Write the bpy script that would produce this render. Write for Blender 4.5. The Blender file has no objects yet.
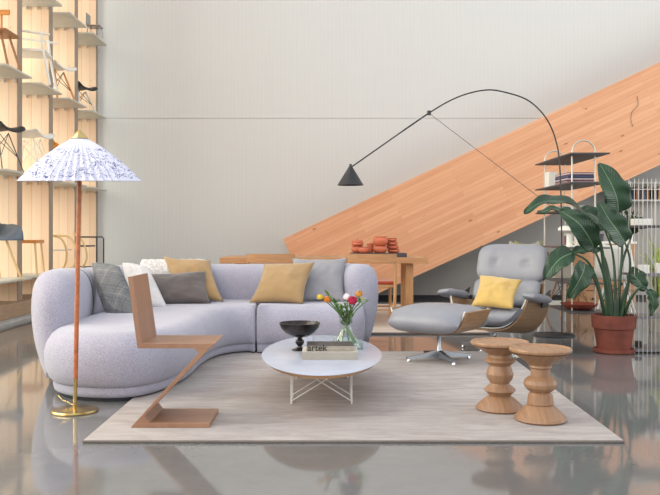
import bpy, bmesh, math, random
from mathutils import Vector, Matrix, Euler, noise
random.seed(7)
S = bpy.context.scene
C = S.collection
PI = math.pi

# ------------------------------------------------------------------ camera, world, light, exposure
EYE, F, CX, CY = 0.97, 800.0, 325.0, 235.0
cam_d = bpy.data.cameras.new('camera'); cam = bpy.data.objects.new('camera', cam_d); C.objects.link(cam)
cam.location = (0, 0, EYE); cam.rotation_euler = (PI/2, 0, 0)
cam_d.sensor_width = 36; cam_d.lens = F/660*36
cam_d.shift_x = (330-CX)/660; cam_d.shift_y = -(247.5-CY)/660
cam_d.clip_end = 200
S.camera = cam
S.view_settings.view_transform = 'Standard'; S.view_settings.look = 'None'
S.view_settings.gamma = 1; S.view_settings.use_curve_mapping = False
S.view_settings.exposure = 0.35
S.cycles.transparent_max_bounces = 32
w = bpy.data.worlds.new('world'); S.world = w; w.use_nodes = True
w.node_tree.nodes['Background'].inputs[0].default_value = (0.93, 0.965, 1.0, 1)
w.node_tree.nodes['Background'].inputs[1].default_value = 0.95
def area(name, loc, target, sx, sy, power, col):
    d = bpy.data.lights.new(name, 'AREA'); d.shape = 'RECTANGLE'; d.size = sx; d.size_y = sy
    d.energy = power; d.color = col
    o = bpy.data.objects.new(name, d); C.objects.link(o); o.location = loc
    o.rotation_euler = (Vector(target)-Vector(loc)).to_track_quat('-Z', 'Y').to_euler()
    return o
area('window_daylight', (-6.6, 6.0, 3.6), (-2.5, 9.6, 2.2), 9, 6, 1200, (1.0, 0.94, 0.86))
area('front_daylight', (-2.5, -4.5, 4.6), (0.4, 7, 0.6), 6, 4, 240, (1.0, 0.97, 0.93))
area('rear_wall_fill', (10.0, 6.5, 2.6), (0.5, 12.0, 1.0), 5, 4, 130, (1.0, 0.98, 0.96))  # added fill lamp from the right, brightens the lower back wall

def at(px, py, D):
    return Vector(((px-CX)*D/F, D, EYE-(py-CY)*D/F))

# ------------------------------------------------------------------ materials
def lin(c):
    return tuple(((v/255)/12.92 if v/255 <= 0.04045 else ((v/255+0.055)/1.055)**2.4) for v in c)+(1,)
class NT:
    def __init__(s, name):
        s.m = bpy.data.materials.new(name); s.m.use_nodes = True
        s.t = s.m.node_tree; s.n = s.t.nodes; s.b = s.n['Principled BSDF']
        s.out = s.n['Material Output']
    def node(s, kind, **kw):
        n = s.n.new(kind)
        for k, v in kw.items():
            setattr(n, k, v)
        return n
    def ln(s, a, b): s.t.links.new(a, b)
    def math(s, op, a, b=None, c=None):
        n = s.node('ShaderNodeMath', operation=op)
        for i, v in enumerate((a, b, c)):
            if v is None: continue
            if isinstance(v, (int, float)): n.inputs[i].default_value = v
            else: s.ln(v, n.inputs[i])
        return n.outputs[0]
    def coord(s):
        return s.node('ShaderNodeTexCoord').outputs['Object']
    def scaled(s, v, sc):
        n = s.node('ShaderNodeMapping'); n.inputs['Scale'].default_value = sc; s.ln(v, n.inputs[0]); return n.outputs[0]
    def axes(s, v, U, V, off=0.0):
        outs = []
        for A in (U, V):
            d = s.node('ShaderNodeVectorMath', operation='DOT_PRODUCT'); s.ln(v, d.inputs[0]); d.inputs[1].default_value = A
            outs.append(d.outputs['Value'])
        c = s.node('ShaderNodeCombineXYZ'); s.ln(outs[0], c.inputs[0]); s.ln(outs[1], c.inputs[1]); return c.outputs[0], outs
    def noise(s, v, scale, detail=3, rough=0.5, dist=0.0):
        n = s.node('ShaderNodeTexNoise'); n.inputs['Scale'].default_value = scale; n.inputs['Detail'].default_value = detail
        n.inputs['Roughness'].default_value = rough; n.inputs['Distortion'].default_value = dist
        s.ln(v, n.inputs['Vector']); return n.outputs['Fac']
    def ramp(s, f, stops):
        r = s.node('ShaderNodeValToRGB'); e = r.color_ramp.elements
        while len(e) < len(stops): e.new(0.5)
        for i, (p, c) in enumerate(stops):
            e[i].position = p; e[i].color = lin(c)
        s.ln(f, r.inputs[0]); return r.outputs[0]
    def mix(s, f, a, b, mode='MIX'):
        n = s.node('ShaderNodeMixRGB', blend_type=mode)
        for i, v in enumerate((f, a, b)):
            if isinstance(v, (int, float)): n.inputs[i].default_value = v
            elif isinstance(v, tuple): n.inputs[i].default_value = lin(v)
            else: s.ln(v, n.inputs[i])
        return n.outputs[0]
    def bump(s, h, st, dist=0.01):
        b = s.node('ShaderNodeBump'); b.inputs['Strength'].default_value = st; b.inputs['Distance'].default_value = dist
        s.ln(h, b.inputs['Height']); s.ln(b.outputs[0], s.b.inputs['Normal'])
    def col(s, c):
        if isinstance(c, tuple): s.b.inputs['Base Color'].default_value = lin(c)
        else: s.ln(c, s.b.inputs['Base Color'])
    def set(s, rough=0.5, metal=0.0, spec=0.5, **kw):
        s.b.inputs['Roughness'].default_value = rough; s.b.inputs['Metallic'].default_value = metal
        s.b.inputs['Specular IOR Level'].default_value = spec
        for k, v in kw.items(): s.b.inputs[k].default_value = v
        return s.m

def plain(name, c, rough=0.5, metal=0.0, var=0.06, scale=8, spec=0.5, bump=0.0, **kw):
    t = NT(name); f = t.noise(t.coord(), scale, 4)
    c2 = tuple(max(0, v*(1-var*2)) for v in c); c3 = tuple(min(255, v*(1+var)) for v in c)
    t.col(t.ramp(f, [(0.3, c2), (0.7, c3)]))
    if bump: t.bump(f, bump)
    return t.set(rough, metal, spec, **kw)

def fabric(name, c, scale=260, var=0.08, bump=0.35, blot=5, bvar=0.03, sheen=0.3):
    t = NT(name); p = t.coord()
    f = t.noise(p, scale, 2, 0.7); g = t.noise(p, blot, 3)
    a = tuple(max(0, v*(1-var*2)) for v in c); b = tuple(min(255, v*(1+var)) for v in c)
    k = t.ramp(f, [(0.3, a), (0.7, b)])
    k2 = t.ramp(g, [(0.3, tuple(255*(1-bvar*2) for _ in range(3))), (0.7, (255, 255, 255))])
    t.col(t.mix(1.0, k, k2, 'MULTIPLY')); t.bump(f, bump, 0.003)
    return t.set(0.95, 0, 0.15, **{'Sheen Weight': sheen})

def wood(name, light, dark, U=(1, 0, 0), V=(0, 0, 1), rough=0.45, stretch=12, scale=6, spec=0.4):
    t = NT(name); v, _ = t.axes(t.coord(), U, V)
    m = t.scaled(v, (1, stretch, 1)); f = t.noise(m, scale, 6, 0.6, 0.6)
    t.col(t.ramp(f, [(0.3, dark), (0.72, light)])); t.bump(f, 0.08, 0.003)
    return t.set(rough, 0, spec)

def planks(name, light, dark, knot, U, V, plen, pwid, rough=0.55, knots=0.09, gap=0.012, spread=0.6):
    t = NT(name); v, (u0, v0) = t.axes(t.coord(), U, V)
    br = t.node('ShaderNodeTexBrick'); br.offset = 0.37; br.offset_frequency = 2
    br.inputs['Scale'].default_value = 1; br.inputs['Brick Width'].default_value = plen; br.inputs['Row Height'].default_value = pwid
    br.inputs['Mortar Size'].default_value = pwid*gap; br.inputs['Mortar Smooth'].default_value = 0.3
    br.inputs['Color1'].default_value = (0, 0, 0, 1); br.inputs['Color2'].default_value = (1, 1, 1, 1); br.inputs['Mortar'].default_value = (0.5, 0.5, 0.5, 1)
    t.ln(v, br.inputs['Vector'])
    sc = t.scaled(v, (0.9, 26, 1)); f = t.noise(sc, 1.6, 6, 0.65, 0.8)
    mixf = t.mix(spread, f, br.outputs['Color'])
    k = t.ramp(mixf, [(0.15, dark), (0.8, light)])
    vo = t.node('ShaderNodeTexVoronoi'); vo.inputs['Scale'].default_value = 2.2
    t.ln(t.scaled(v, (1.1, 2.6, 1)), vo.inputs['Vector'])
    kn = t.math('LESS_THAN', vo.outputs['Distance'], knots)
    soft = t.math('MULTIPLY', kn, 0.7)
    k = t.mix(soft, k, knot)
    k = t.mix(t.math('MULTIPLY', br.outputs['Fac'], 0.45), k, tuple(c*0.72 for c in dark))
    t.col(k); t.bump(t.math('SUBTRACT', 1.0, br.outputs['Fac']), 0.2, 0.004)
    return t.set(rough, 0, 0.3)

M = {}
def wall_mat():
    t = NT('ribbed_wall_plaster'); p = t.coord()
    v, (u0, v0) = t.axes(p, (1, 0, 0), (0, 0, 1))
    f = t.noise(t.scaled(v, (1, 0.05, 1)), 22, 4, 0.7)
    s = t.math('SINE', t.math('MULTIPLY', u0, 2*PI/0.06))
    h = t.math('ADD', t.math('MULTIPLY', s, 0.14), f)
    t.col(t.ramp(h, [(0.1, (211, 212, 209)), (0.9, (216, 217, 214))])); t.bump(h, 0.08, 0.006)
    return t.set(0.8, 0, 0.2)
M['wall'] = wall_mat()
def floor_mat():
    t = NT('polished_concrete'); p = t.coord()
    f = t.noise(p, 0.7, 6, 0.6, 0.5); g = t.noise(p, 9, 5, 0.7)
    k = t.ramp(f, [(0.3, (104, 104, 105)), (0.7, (116, 116, 116))])
    k = t.mix(0.07, k, t.ramp(g, [(0.3, (70, 72, 76)), (0.75, (160, 160, 160))]))
    t.col(k)
    r = t.ramp(g, [(0.2, (55, 55, 55)), (0.8, (90, 90, 90))])
    t.ln(t.math('MULTIPLY', r, 1.0), t.b.inputs['Roughness'])
    m = t.set(0.12, 0, 0.9, **{'Coat Weight': 0.15, 'Coat Roughness': 0.05})
    t.ln(t.math('ADD', t.math('MULTIPLY', g, 0.05), 0.05), t.b.inputs['Roughness'])
    return m
M['floor'] = floor_mat()
def rug_mat(name, a, b, c):
    t = NT(name); p = t.coord()
    f = t.noise(t.scaled(p, (1.0, 3.6, 1)), 2.6, 8, 0.72, 1.0); g = t.noise(p, 300, 2)
    k = t.ramp(f, [(0.28, a), (0.5, b), (0.72, c)])
    k = t.mix(0.25, k, t.ramp(g, [(0.3, tuple(v*0.7 for v in b)), (0.7, b)]))
    t.col(k); t.bump(g, 0.4, 0.003); return t.set(1.0, 0, 0.1)
M['rug'] = rug_mat('streaked_beige_wool', (146, 137, 134), (172, 164, 161), (193, 188, 186))
M['rug2'] = rug_mat('pale_pink_wool', (196, 178, 165), (206, 190, 178), (216, 202, 192))
M['rug_edge'] = fabric('rug_binding', (120, 110, 104))
SL = math.atan(0.4695)
M['stair'] = planks('larch_cladding', (232, 179, 140), (206, 144, 104), (140, 88, 62), (math.cos(SL), 0, math.sin(SL)), (-math.sin(SL), 0, math.cos(SL)), 1.5, 0.055, knots=0.075, gap=0.03, spread=0.28)
M['pine'] = planks('pine_fin', (250, 222, 194), (236, 198, 164), (190, 140, 100), (0, 0, 1), (1, 0, 0), 9.0, 0.12, knots=0.035, gap=0.03, spread=0.35)
M['fin_edge'] = wood('grey_brown_fin_edge', (168, 150, 132), (140, 124, 108), (0, 0, 1), (0, 1, 0))  # fin end faces, greyer brown than the pine sides
M['sill_wood'] = wood('sill_wood', (190, 160, 130), (160, 132, 104), (0, 1, 0), (0, 0, 1))
M['under'] = plain('under_stair_grey', (166, 163, 158), 0.7, var=0.02, scale=2)  # even grey, darker than the back wall
M['black'] = plain('matt_black', (26, 27, 30), 0.5, var=0.1)
M['shelf_paint'] = plain('pale_shelf_paint', (200, 198, 186), 0.5, var=0.02)
M['sofa'] = fabric('lavender_grey_boucle', (169, 168, 184), 190, 0.09, 0.5, 4, 0.02)
M['seam_shade'] = fabric('seam_shade', (112, 112, 124))  # darker colour stands in for shade in the backrest seam gaps
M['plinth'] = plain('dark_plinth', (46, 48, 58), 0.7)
M['leather'] = plain('grey_leather', (136, 137, 145), 0.42, var=0.012, scale=9, bump=0.03)
M['leather_dk'] = plain('darker_grey_leather', (120, 119, 124), 0.45, var=0.015, scale=9, bump=0.03)
M['piping'] = plain('pale_piping', (222, 220, 214), 0.6, var=0.02)
M['shell'] = wood('walnut_shell', (164, 128, 92), (132, 98, 66), (0, 1, 0), (0, 0, 1), 0.35)
M['alu'] = plain('polished_aluminium', (158, 160, 164), 0.22, 1.0, var=0.03)
M['rod_metal'] = plain('grey_white_rods', (198, 192, 182), 0.35, 0.5, var=0.02)
M['chrome'] = plain('chrome', (225, 226, 230), 0.12, 1.0, var=0.02)
M['white_metal'] = plain('white_metal', (226, 224, 220), 0.4, var=0.02)
M['white'] = plain('white_laminate', (176, 182, 198), 0.22, var=0.01)
M['ply'] = wood('plywood_edge', (204, 162, 120), (174, 130, 92), (1, 0, 0), (0, 0, 1))
M['zig'] = wood('cherry_wood', (166, 128, 102), (136, 98, 76), (1, 0, 0), (0, 1, 0), 0.4, 14, 5)
M['stool'] = wood('walnut_turned', (164, 128, 98), (138, 104, 78), (0, 0, 1), (1, 0, 0), 0.42, 6, 9)
M['oak'] = wood('oak', (198, 152, 108), (170, 122, 82), (1, 0, 0), (0, 0, 1), 0.5)
M['oak_z'] = wood('oak_upright', (206, 160, 112), (176, 128, 84), (0, 0, 1), (1, 0, 0), 0.5)
M['red_seat'] = fabric('red_seat', (176, 74, 44))
M['terra'] = plain('terracotta', (190, 98, 66), 0.75, var=0.07, scale=14)
M['terra_pot'] = plain('plant_pot_terracotta', (118, 60, 46), 0.8, var=0.09, scale=9)
M['terra_gloss'] = plain('terracotta_gloss', (206, 112, 80), 0.5, var=0.06, scale=10)
M['soil'] = plain('soil', (50, 38, 30), 1.0, var=0.3, scale=60, bump=0.6)
M['slate'] = plain('slate_grey', (64, 62, 68), 0.5, var=0.06)
M['shelf_dk'] = plain('dark_bronze_shelf', (80, 76, 78), 0.45, var=0.08)
M['brass'] = plain('brass', (190, 168, 112), 0.25, 1.0, var=0.04)
M['leather_pole'] = plain('tan_leather_wrap', (178, 104, 64), 0.45, var=0.08, scale=40)
M['lamp_black'] = plain('lamp_black', (34, 34, 38), 0.4, var=0.05)
M['bowl'] = plain('dark_glazed_iron', (58, 52, 52), 0.25, 0.6, var=0.2, scale=14)
M['ochre'] = fabric('ochre_linen', (166, 137, 98), 220, 0.05, 0.3, 8, 0.03)
M['yellow'] = fabric('yellow_linen', (212, 176, 104), 220, 0.05, 0.3, 8, 0.03)
M['taupe'] = fabric('taupe_cotton', (96, 89, 88), 220, 0.05, 0.3, 8, 0.03)
M['grey_p'] = fabric('mid_grey_wool', (146, 146, 152), 220, 0.06, 0.3, 8, 0.02)
M['light_p'] = fabric('off_white_wool', (206, 204, 206), 160, 0.06, 0.4, 8, 0.03)
M['knit'] = fabric('white_knit', (220, 218, 216), 60, 0.09, 0.9, 8, 0.03)
M['linen_book'] = fabric('book_linen', (178, 170, 158), 300, 0.05)
M['book_dark'] = plain('dark_cover', (62, 56, 52), 0.5, var=0.3, scale=40)
M['book_spine'] = plain('stone_spine', (158, 150, 136), 0.6, var=0.05)
M['paper'] = plain('paper', (226, 220, 208), 0.8, var=0.04, scale=80)
M['ink'] = plain('ink', (24, 22, 22), 0.7)
M['pane'] = None
M['leaf'] = None
M['stem'] = plain('green_stem', (98, 134, 66), 0.45, var=0.15)
M['dkstem'] = plain('dark_green_petiole', (44, 70, 46), 0.45, var=0.15)
M['orange_pl'] = plain('orange_plastic', (240, 160, 40), 0.4)
M['grey_pl'] = plain('blue_grey_plastic', (112, 122, 134), 0.5)
M['white_pl'] = plain('white_plastic', (236, 234, 226), 0.4, var=0.01)
M['birch'] = wood('birch', (240, 208, 152), (222, 184, 124), (0, 0, 1), (1, 0, 0))
M['honey'] = wood('honey_wood', (224, 158, 92), (196, 128, 66), (1, 0, 0), (0, 0, 1))
M['brownw'] = wood('brown_wood', (176, 126, 84), (146, 98, 62), (1, 0, 0), (0, 0, 1))
M['drawer'] = wood('drawer_wood', (196, 152, 112), (170, 124, 86), (1, 0, 0), (0, 0, 1))
M['olive'] = plain('olive_plastic', (142, 142, 92), 0.6)
M['dark_leaf'] = plain('dark_leafage', (40, 72, 38), 0.5, var=0.25)
M['lime_leaf'] = plain('lime_leafage', (148, 164, 70), 0.5, var=0.25)
M['mag_a'] = plain('magazine_red', (150, 76, 60), 0.5)
M['mag_b'] = plain('magazine_blue', (70, 80, 112), 0.5)
M['mag_c'] = plain('magazine_mauve', (150, 120, 126), 0.5)
M['crimson'] = plain('crimson_petal', (186, 20, 70), 0.6, var=0.2, scale=90)
M['or_petal'] = plain('orange_petal', (240, 140, 40), 0.6, var=0.12, scale=90)
M['ye_petal'] = plain('yellow_petal', (240, 200, 60), 0.6, var=0.12, scale=90)
M['wh_petal'] = plain('white_petal', (238, 228, 232), 0.6, var=0.05, scale=90)
M['li_petal'] = plain('lime_petal', (200, 216, 130), 0.6, var=0.1, scale=90)
M['br_petal'] = plain('amber_petal', (214, 150, 60), 0.6, var=0.15, scale=90)

def glass_mat(name, tint=(0.93, 0.97, 0.95), k=1.0):
    t = NT(name)
    lw = t.node('ShaderNodeLayerWeight'); lw.inputs[0].default_value = 0.5
    fr = t.math('ADD', t.math('MULTIPLY', t.math('POWER', lw.outputs['Facing'], 4.0), 0.55), 0.04)
    tr = t.node('ShaderNodeBsdfTransparent'); tr.inputs[0].default_value = tint+(1,)
    gl = t.node('ShaderNodeBsdfGlossy'); gl.inputs['Roughness'].default_value = 0.03
    mx = t.node('ShaderNodeMixShader'); t.ln(t.math('MINIMUM', t.math('MULTIPLY', fr, k), 1.0), mx.inputs[0]); t.ln(tr.outputs[0], mx.inputs[1]); t.ln(gl.outputs[0], mx.inputs[2])
    t.ln(mx.outputs[0], t.out.inputs[0]); t.n.remove(t.b); return t.m
M['pane'] = glass_mat('window_glass')
M['glass'] = glass_mat('clear_glass', (0.965, 0.985, 0.975), 1.0)

def plaid_mat():
    t = NT('grey_plaid_wool'); p = t.coord()
    v, (a, b) = t.axes(p, (1, 0, 0), (0, 1, 0))
    f = t.noise(p, 240, 2, 0.7); wob = t.math('MULTIPLY', t.math('SUBTRACT', t.noise(p, 22, 2), 0.5), 0.02)
    def lines(x, per, wd, off):
        y = t.math('ADD', t.math('ADD', x, wob), off)
        m = t.math('MODULO', t.math('ADD', t.math('DIVIDE', y, per), 100.0), 1.0)
        return t.math('LESS_THAN', m, wd)
    k = t.ramp(f, [(0.3, (104, 105, 107)), (0.7, (130, 131, 132))])
    for x, per, wd, off, c in ((a, 0.085, 0.05, 0, (84, 86, 90)), (a, 0.085, 0.04, 0.022, (92, 94, 98)), (b, 0.09, 0.05, 0, (84, 86, 90)), (b, 0.09, 0.04, 0.024, (92, 94, 98)), (a, 0.17, 0.03, 0.05, (150, 150, 150)), (b, 0.18, 0.025, 0.06, (150, 150, 150))):
        k = t.mix(t.math('MULTIPLY', lines(x, per, wd, off), 0.7), k, c)
    t.col(k); t.bump(f, 0.4, 0.003); return t.set(0.95, 0, 0.1)
M['plaid'] = plaid_mat()
def shade_mat():
    t = NT('printed_paper_shade'); p = t.coord()
    d = t.noise(p, 7, 2, 0.5, 2.5); e = t.noise(p, 10, 2, 0.5, 3.0)
    l1 = t.math('LESS_THAN', t.math('ABSOLUTE', t.math('SUBTRACT', d, 0.5)), 0.011)
    l2 = t.math('LESS_THAN', t.math('ABSOLUTE', t.math('SUBTRACT', e, 0.5)), 0.013)
    sep = t.node('ShaderNodeSeparateXYZ'); t.ln(p, sep.inputs[0])
    hi = t.math('LESS_THAN', sep.outputs[2], 0.175); lo = t.math('GREATER_THAN', sep.outputs[2], 0.012)
    ln = t.math('MULTIPLY', t.math('MULTIPLY', t.math('MAXIMUM', l1, l2), hi), lo)
    k = t.mix(t.math('MULTIPLY', ln, 0.9), (204, 205, 222), (70, 80, 124))
    t.col(k); return t.set(0.85, 0, 0.2)
M['shade'] = shade_mat()
def leaf_mat():
    t = NT('glossy_leaf'); uv = t.node('ShaderNodeTexCoord').outputs['UV']
    sep = t.node('ShaderNodeSeparateXYZ'); t.ln(uv, sep.inputs[0])
    ax = t.math('ABSOLUTE', t.math('SUBTRACT', sep.outputs[0], 0.5))
    rib = t.math('SINE', t.math('MULTIPLY', t.math('SUBTRACT', sep.outputs[1], t.math('MULTIPLY', ax, 0.35)), 130.0))
    g = t.noise(t.coord(), 5, 3)
    k = t.ramp(g, [(0.3, (20, 44, 26)), (0.7, (36, 70, 38))])
    k = t.mix(t.math('MULTIPLY', t.math('GREATER_THAN', rib, 0.75), 0.35), k, (66, 100, 70))
    k = t.mix(t.math('MULTIPLY', t.math('LESS_THAN', ax, 0.02), 0.7), k, (120, 150, 110))
    t.col(k); t.bump(rib, 0.25, 0.004); return t.set(0.35, 0, 0.5)
M['leaf'] = leaf_mat()
def stripe_mat(name, a, b, U, per):
    t = NT(name); v, (x, _) = t.axes(t.coord(), U, (0, 1, 0))
    m = t.math('MODULO', t.math('ADD', t.math('DIVIDE', x, per), 100.0), 1.0)
    t.col(t.mix(t.math('LESS_THAN', m, 0.45), a, b)); return t.set(0.8)
M['stripe'] = stripe_mat('striped_cloth', (190, 176, 178), (120, 84, 92), (0, 0, 1), 0.022)

# ------------------------------------------------------------------ mesh helpers
def mk(name, bm, mat, parent=None, smooth=False, recalc=True, mats=None):
    if recalc: bmesh.ops.recalc_face_normals(bm, faces=bm.faces)
    me = bpy.data.meshes.new(name); bm.to_mesh(me); bm.free()
    for m_ in (mats or [mat]): me.materials.append(m_)
    if smooth:
        for p in me.polygons: p.use_smooth = True
        if smooth != 'all':
            try: me.set_sharp_from_angle(angle=math.radians(smooth if smooth is not True else 42))
            except Exception: pass
    o = bpy.data.objects.new(name, me); C.objects.link(o)
    if parent: o.parent = parent
    return o
def tag(o, label, cat, group=None, kind=None):
    o['label'] = label; o['category'] = cat
    if group: o['group'] = group
    if kind: o['kind'] = kind
    return o
def thing(name, label, cat, loc=(0, 0, 0), rz=0, group=None):
    o = bpy.data.objects.new(name, None); C.objects.link(o); o.location = loc; o.rotation_euler = (0, 0, rz)
    o.empty_display_size = 0.1
    return tag(o, label, cat, group)
def struct(name, bm, mat, **kw):
    o = mk(name, bm, mat, **kw); o['kind'] = 'structure'; return o
def dup(root, loc, rz, label, group=None):
    r = root.copy(); C.objects.link(r); r.location = loc; r.rotation_euler = (0, 0, rz); r['label'] = label
    if group: r['group'] = group
    for ch in list(root.children):
        c = ch.copy(); C.objects.link(c); c.parent = r
        for g in ch.children:
            d = g.copy(); C.objects.link(d); d.parent = c
    return r
def B(): return bmesh.new()
def box(bm, x0, x1, y0, y1, z0, z1, mat=None, bevel=0.0, mi=0):
    vs = [bm.verts.new((x, y, z)) for x in (x0, x1) for y in (y0, y1) for z in (z0, z1)]
    fs = [bm.faces.new([vs[i] for i in f]) for f in ((0, 1, 3, 2), (4, 6, 7, 5), (0, 4, 5, 1), (2, 3, 7, 6), (0, 2, 6, 4), (1, 5, 7, 3))]
    for f in fs: f.material_index = mi
    if mat is not None:
        for v in vs: v.co = mat @ v.co
    if bevel:
        es = list({e for f in fs for e in f.edges})
        bmesh.ops.bevel(bm, geom=es, offset=bevel, segments=2, affect='EDGES', profile=0.5)
    return bm
def prism(bm, pts, d, bevel=0.0):
    """pts: 3D polygon, d: extrusion vector"""
    a = [bm.verts.new(p) for p in pts]; b = [bm.verts.new(Vector(p)+Vector(d)) for p in pts]; n = len(a)
    fs = [bm.faces.new(a), bm.faces.new(b[::-1])]
    for i in range(n): fs.append(bm.faces.new((a[i], a[(i+1) % n], b[(i+1) % n], b[i])))
    if bevel:
        bmesh.ops.recalc_face_normals(bm, faces=fs)
        es = list({e for f in fs for e in f.edges}); bmesh.ops.bevel(bm, geom=es, offset=bevel, segments=2, affect='EDGES', profile=0.5)
    return bm
def catmull(pts, n=8, closed=False):
    P = [Vector(p) for p in pts]; N = len(P); out = []
    rng = range(N if closed else N-1)
    for i in rng:
        if closed: p0, p1, p2, p3 = P[(i-1) % N], P[i], P[(i+1) % N], P[(i+2) % N]
        else: p0, p1, p2, p3 = P[max(i-1, 0)], P[i], P[i+1], P[min(i+2, N-1)]
        for k in range(n):
            t = k/n
            out.append(0.5*((2*p1)+(-p0+p2)*t+(2*p0-5*p1+4*p2-p3)*t*t+(-p0+3*p1-3*p2+p3)*t**3))
    if not closed: out.append(P[-1])
    return out
def tube(bm, pts, r, seg=8, closed=False, ell=None):
    P = [Vector(p) for p in pts]; n = len(P); rings = []
    rr = r if isinstance(r, (list, tuple)) else [r]*n
    prev = None
    for i in range(n):
        if closed: t = P[(i+1) % n]-P[(i-1) % n]
        else: t = P[min(i+1, n-1)]-P[max(i-1, 0)]
        t.normalize()
        if prev is None:
            up = Vector((0, 0, 1)) if abs(t.z) < 0.9 else Vector((1, 0, 0))
            a = t.cross(up).normalized()
        else:
            a = (prev - t*prev.dot(t)).normalized()
        b = t.cross(a); prev = a
        rings.append([bm.verts.new(P[i]+(a*math.cos(2*PI*k/seg)+b*math.sin(2*PI*k/seg))*rr[i]) for k in range(seg)])
    m = n if closed else n-1
    for i in range(m):
        A, Bq = rings[i], rings[(i+1) % n]
        for k in range(seg): bm.faces.new((A[k], A[(k+1) % seg], Bq[(k+1) % seg], Bq[k]))
    if not closed:
        bm.faces.new(rings[0][::-1]); bm.faces.new(rings[-1])
    return bm
def lathe(bm, prof, c=(0, 0, 0), seg=40, wob=0.0, freq=0, close=True, sy=1.0):
    rings = []
    for r, z in prof:
        if r < 1e-5: rings.append([bm.verts.new((c[0], c[1], c[2]+z))]); continue
        rings.append([bm.verts.new((c[0]+r*(1+wob*math.cos(freq*2*PI*k/seg))*math.cos(2*PI*k/seg), c[1]+sy*r*(1+wob*math.cos(freq*2*PI*k/seg))*math.sin(2*PI*k/seg), c[2]+z)) for k in range(seg)])
    for A, Bq in zip(rings, rings[1:]):
        for k in range(seg):
            k2 = (k+1) % seg
            if len(A) == 1 and len(Bq) == 1: continue
            if len(A) == 1: bm.faces.new((A[0], Bq[k], Bq[k2]))
            elif len(Bq) == 1: bm.faces.new((A[k], A[k2], Bq[0]))
            else: bm.faces.new((A[k], A[k2], Bq[k2], Bq[k]))
    if close:
        if len(rings[0]) > 1: bm.faces.new(rings[0][::-1])
        if len(rings[-1]) > 1: bm.faces.new(rings[-1])
    return bm
def outline_normals(P):
    n = len(P); N = []
    area2 = sum(P[i].x*P[(i+1) % n].y-P[(i+1) % n].x*P[i].y for i in range(n))
    sgn = 1 if area2 > 0 else -1
    for i in range(n):
        t = (P[(i+1) % n]-P[(i-1) % n]).normalized(); N.append(Vector((t.y, -t.x, 0))*sgn)
    return N
def inflated(bm, outline, prof, wt=None):
    """outline closed list of (x,y,0); prof list of (inset,z) bottom to top"""
    P = [Vector((p[0], p[1], 0)) for p in outline]; N = outline_normals(P); n = len(P); rings = []
    for ins, z in prof:
        rings.append([bm.verts.new(P[i]-N[i]*ins*(wt(P[i]) if wt else 1)+Vector((0, 0, z))) for i in range(n)])
    for A, Q in zip(rings, rings[1:]):
        for k in range(n): bm.faces.new((A[k], A[(k+1) % n], Q[(k+1) % n], Q[k]))
    bm.faces.new(rings[0][::-1]); bm.faces.new(rings[-1])
    return bm
def cushion(bm, w, d, t, n=26, ex=4.5, curve=0.0, buttons=(), T=None, dip=0.03, br=0.05):
    """soft slab lying in XY, thickness along Z, curved up at x ends by curve"""
    G = {}
    def P(u, v, s):
        r = (abs(u)**ex+abs(v)**ex)
        x, y = u*w/2, v*d/2
        e = max(0.0, 1-max(abs(u), abs(v))**3.2)**0.5
        z = s*t/2*e
        if s > 0:
            for bx, by in buttons:
                q = ((x-bx)**2+(y-by)**2)/(br*br); z -= dip*math.exp(-q)
                z -= dip*0.35*math.exp(-((x-bx)/(br*0.3))**2)*e
        # round the corners
        m = max(abs(u), abs(v), 1e-6); k = m/((abs(u)**ex+abs(v)**ex)**(1/ex)) if r > 0 else 1
        x *= k; y *= k
        z += curve*(abs(x)/(w/2))**2
        co = Vector((x, y, z)); return T @ co if T else co
    for s in (1, -1):
        for i in range(n+1):
            for j in range(n+1):
                u, v = -1+2*i/n, -1+2*j/n
                edge = i in (0, n) or j in (0, n)
                if edge and s < 0: G[i, j, s] = G[i, j, 1]
                else: G[i, j, s] = bm.verts.new(P(math.sin(u*PI/2), math.sin(v*PI/2), s))
        for i in range(n):
            for j in range(n):
                q = [G[i, j, s], G[i+1, j, s], G[i+1, j+1, s], G[i, j+1, s]]
                if s < 0: q.reverse()
                bm.faces.new(q)
    return bm
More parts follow.
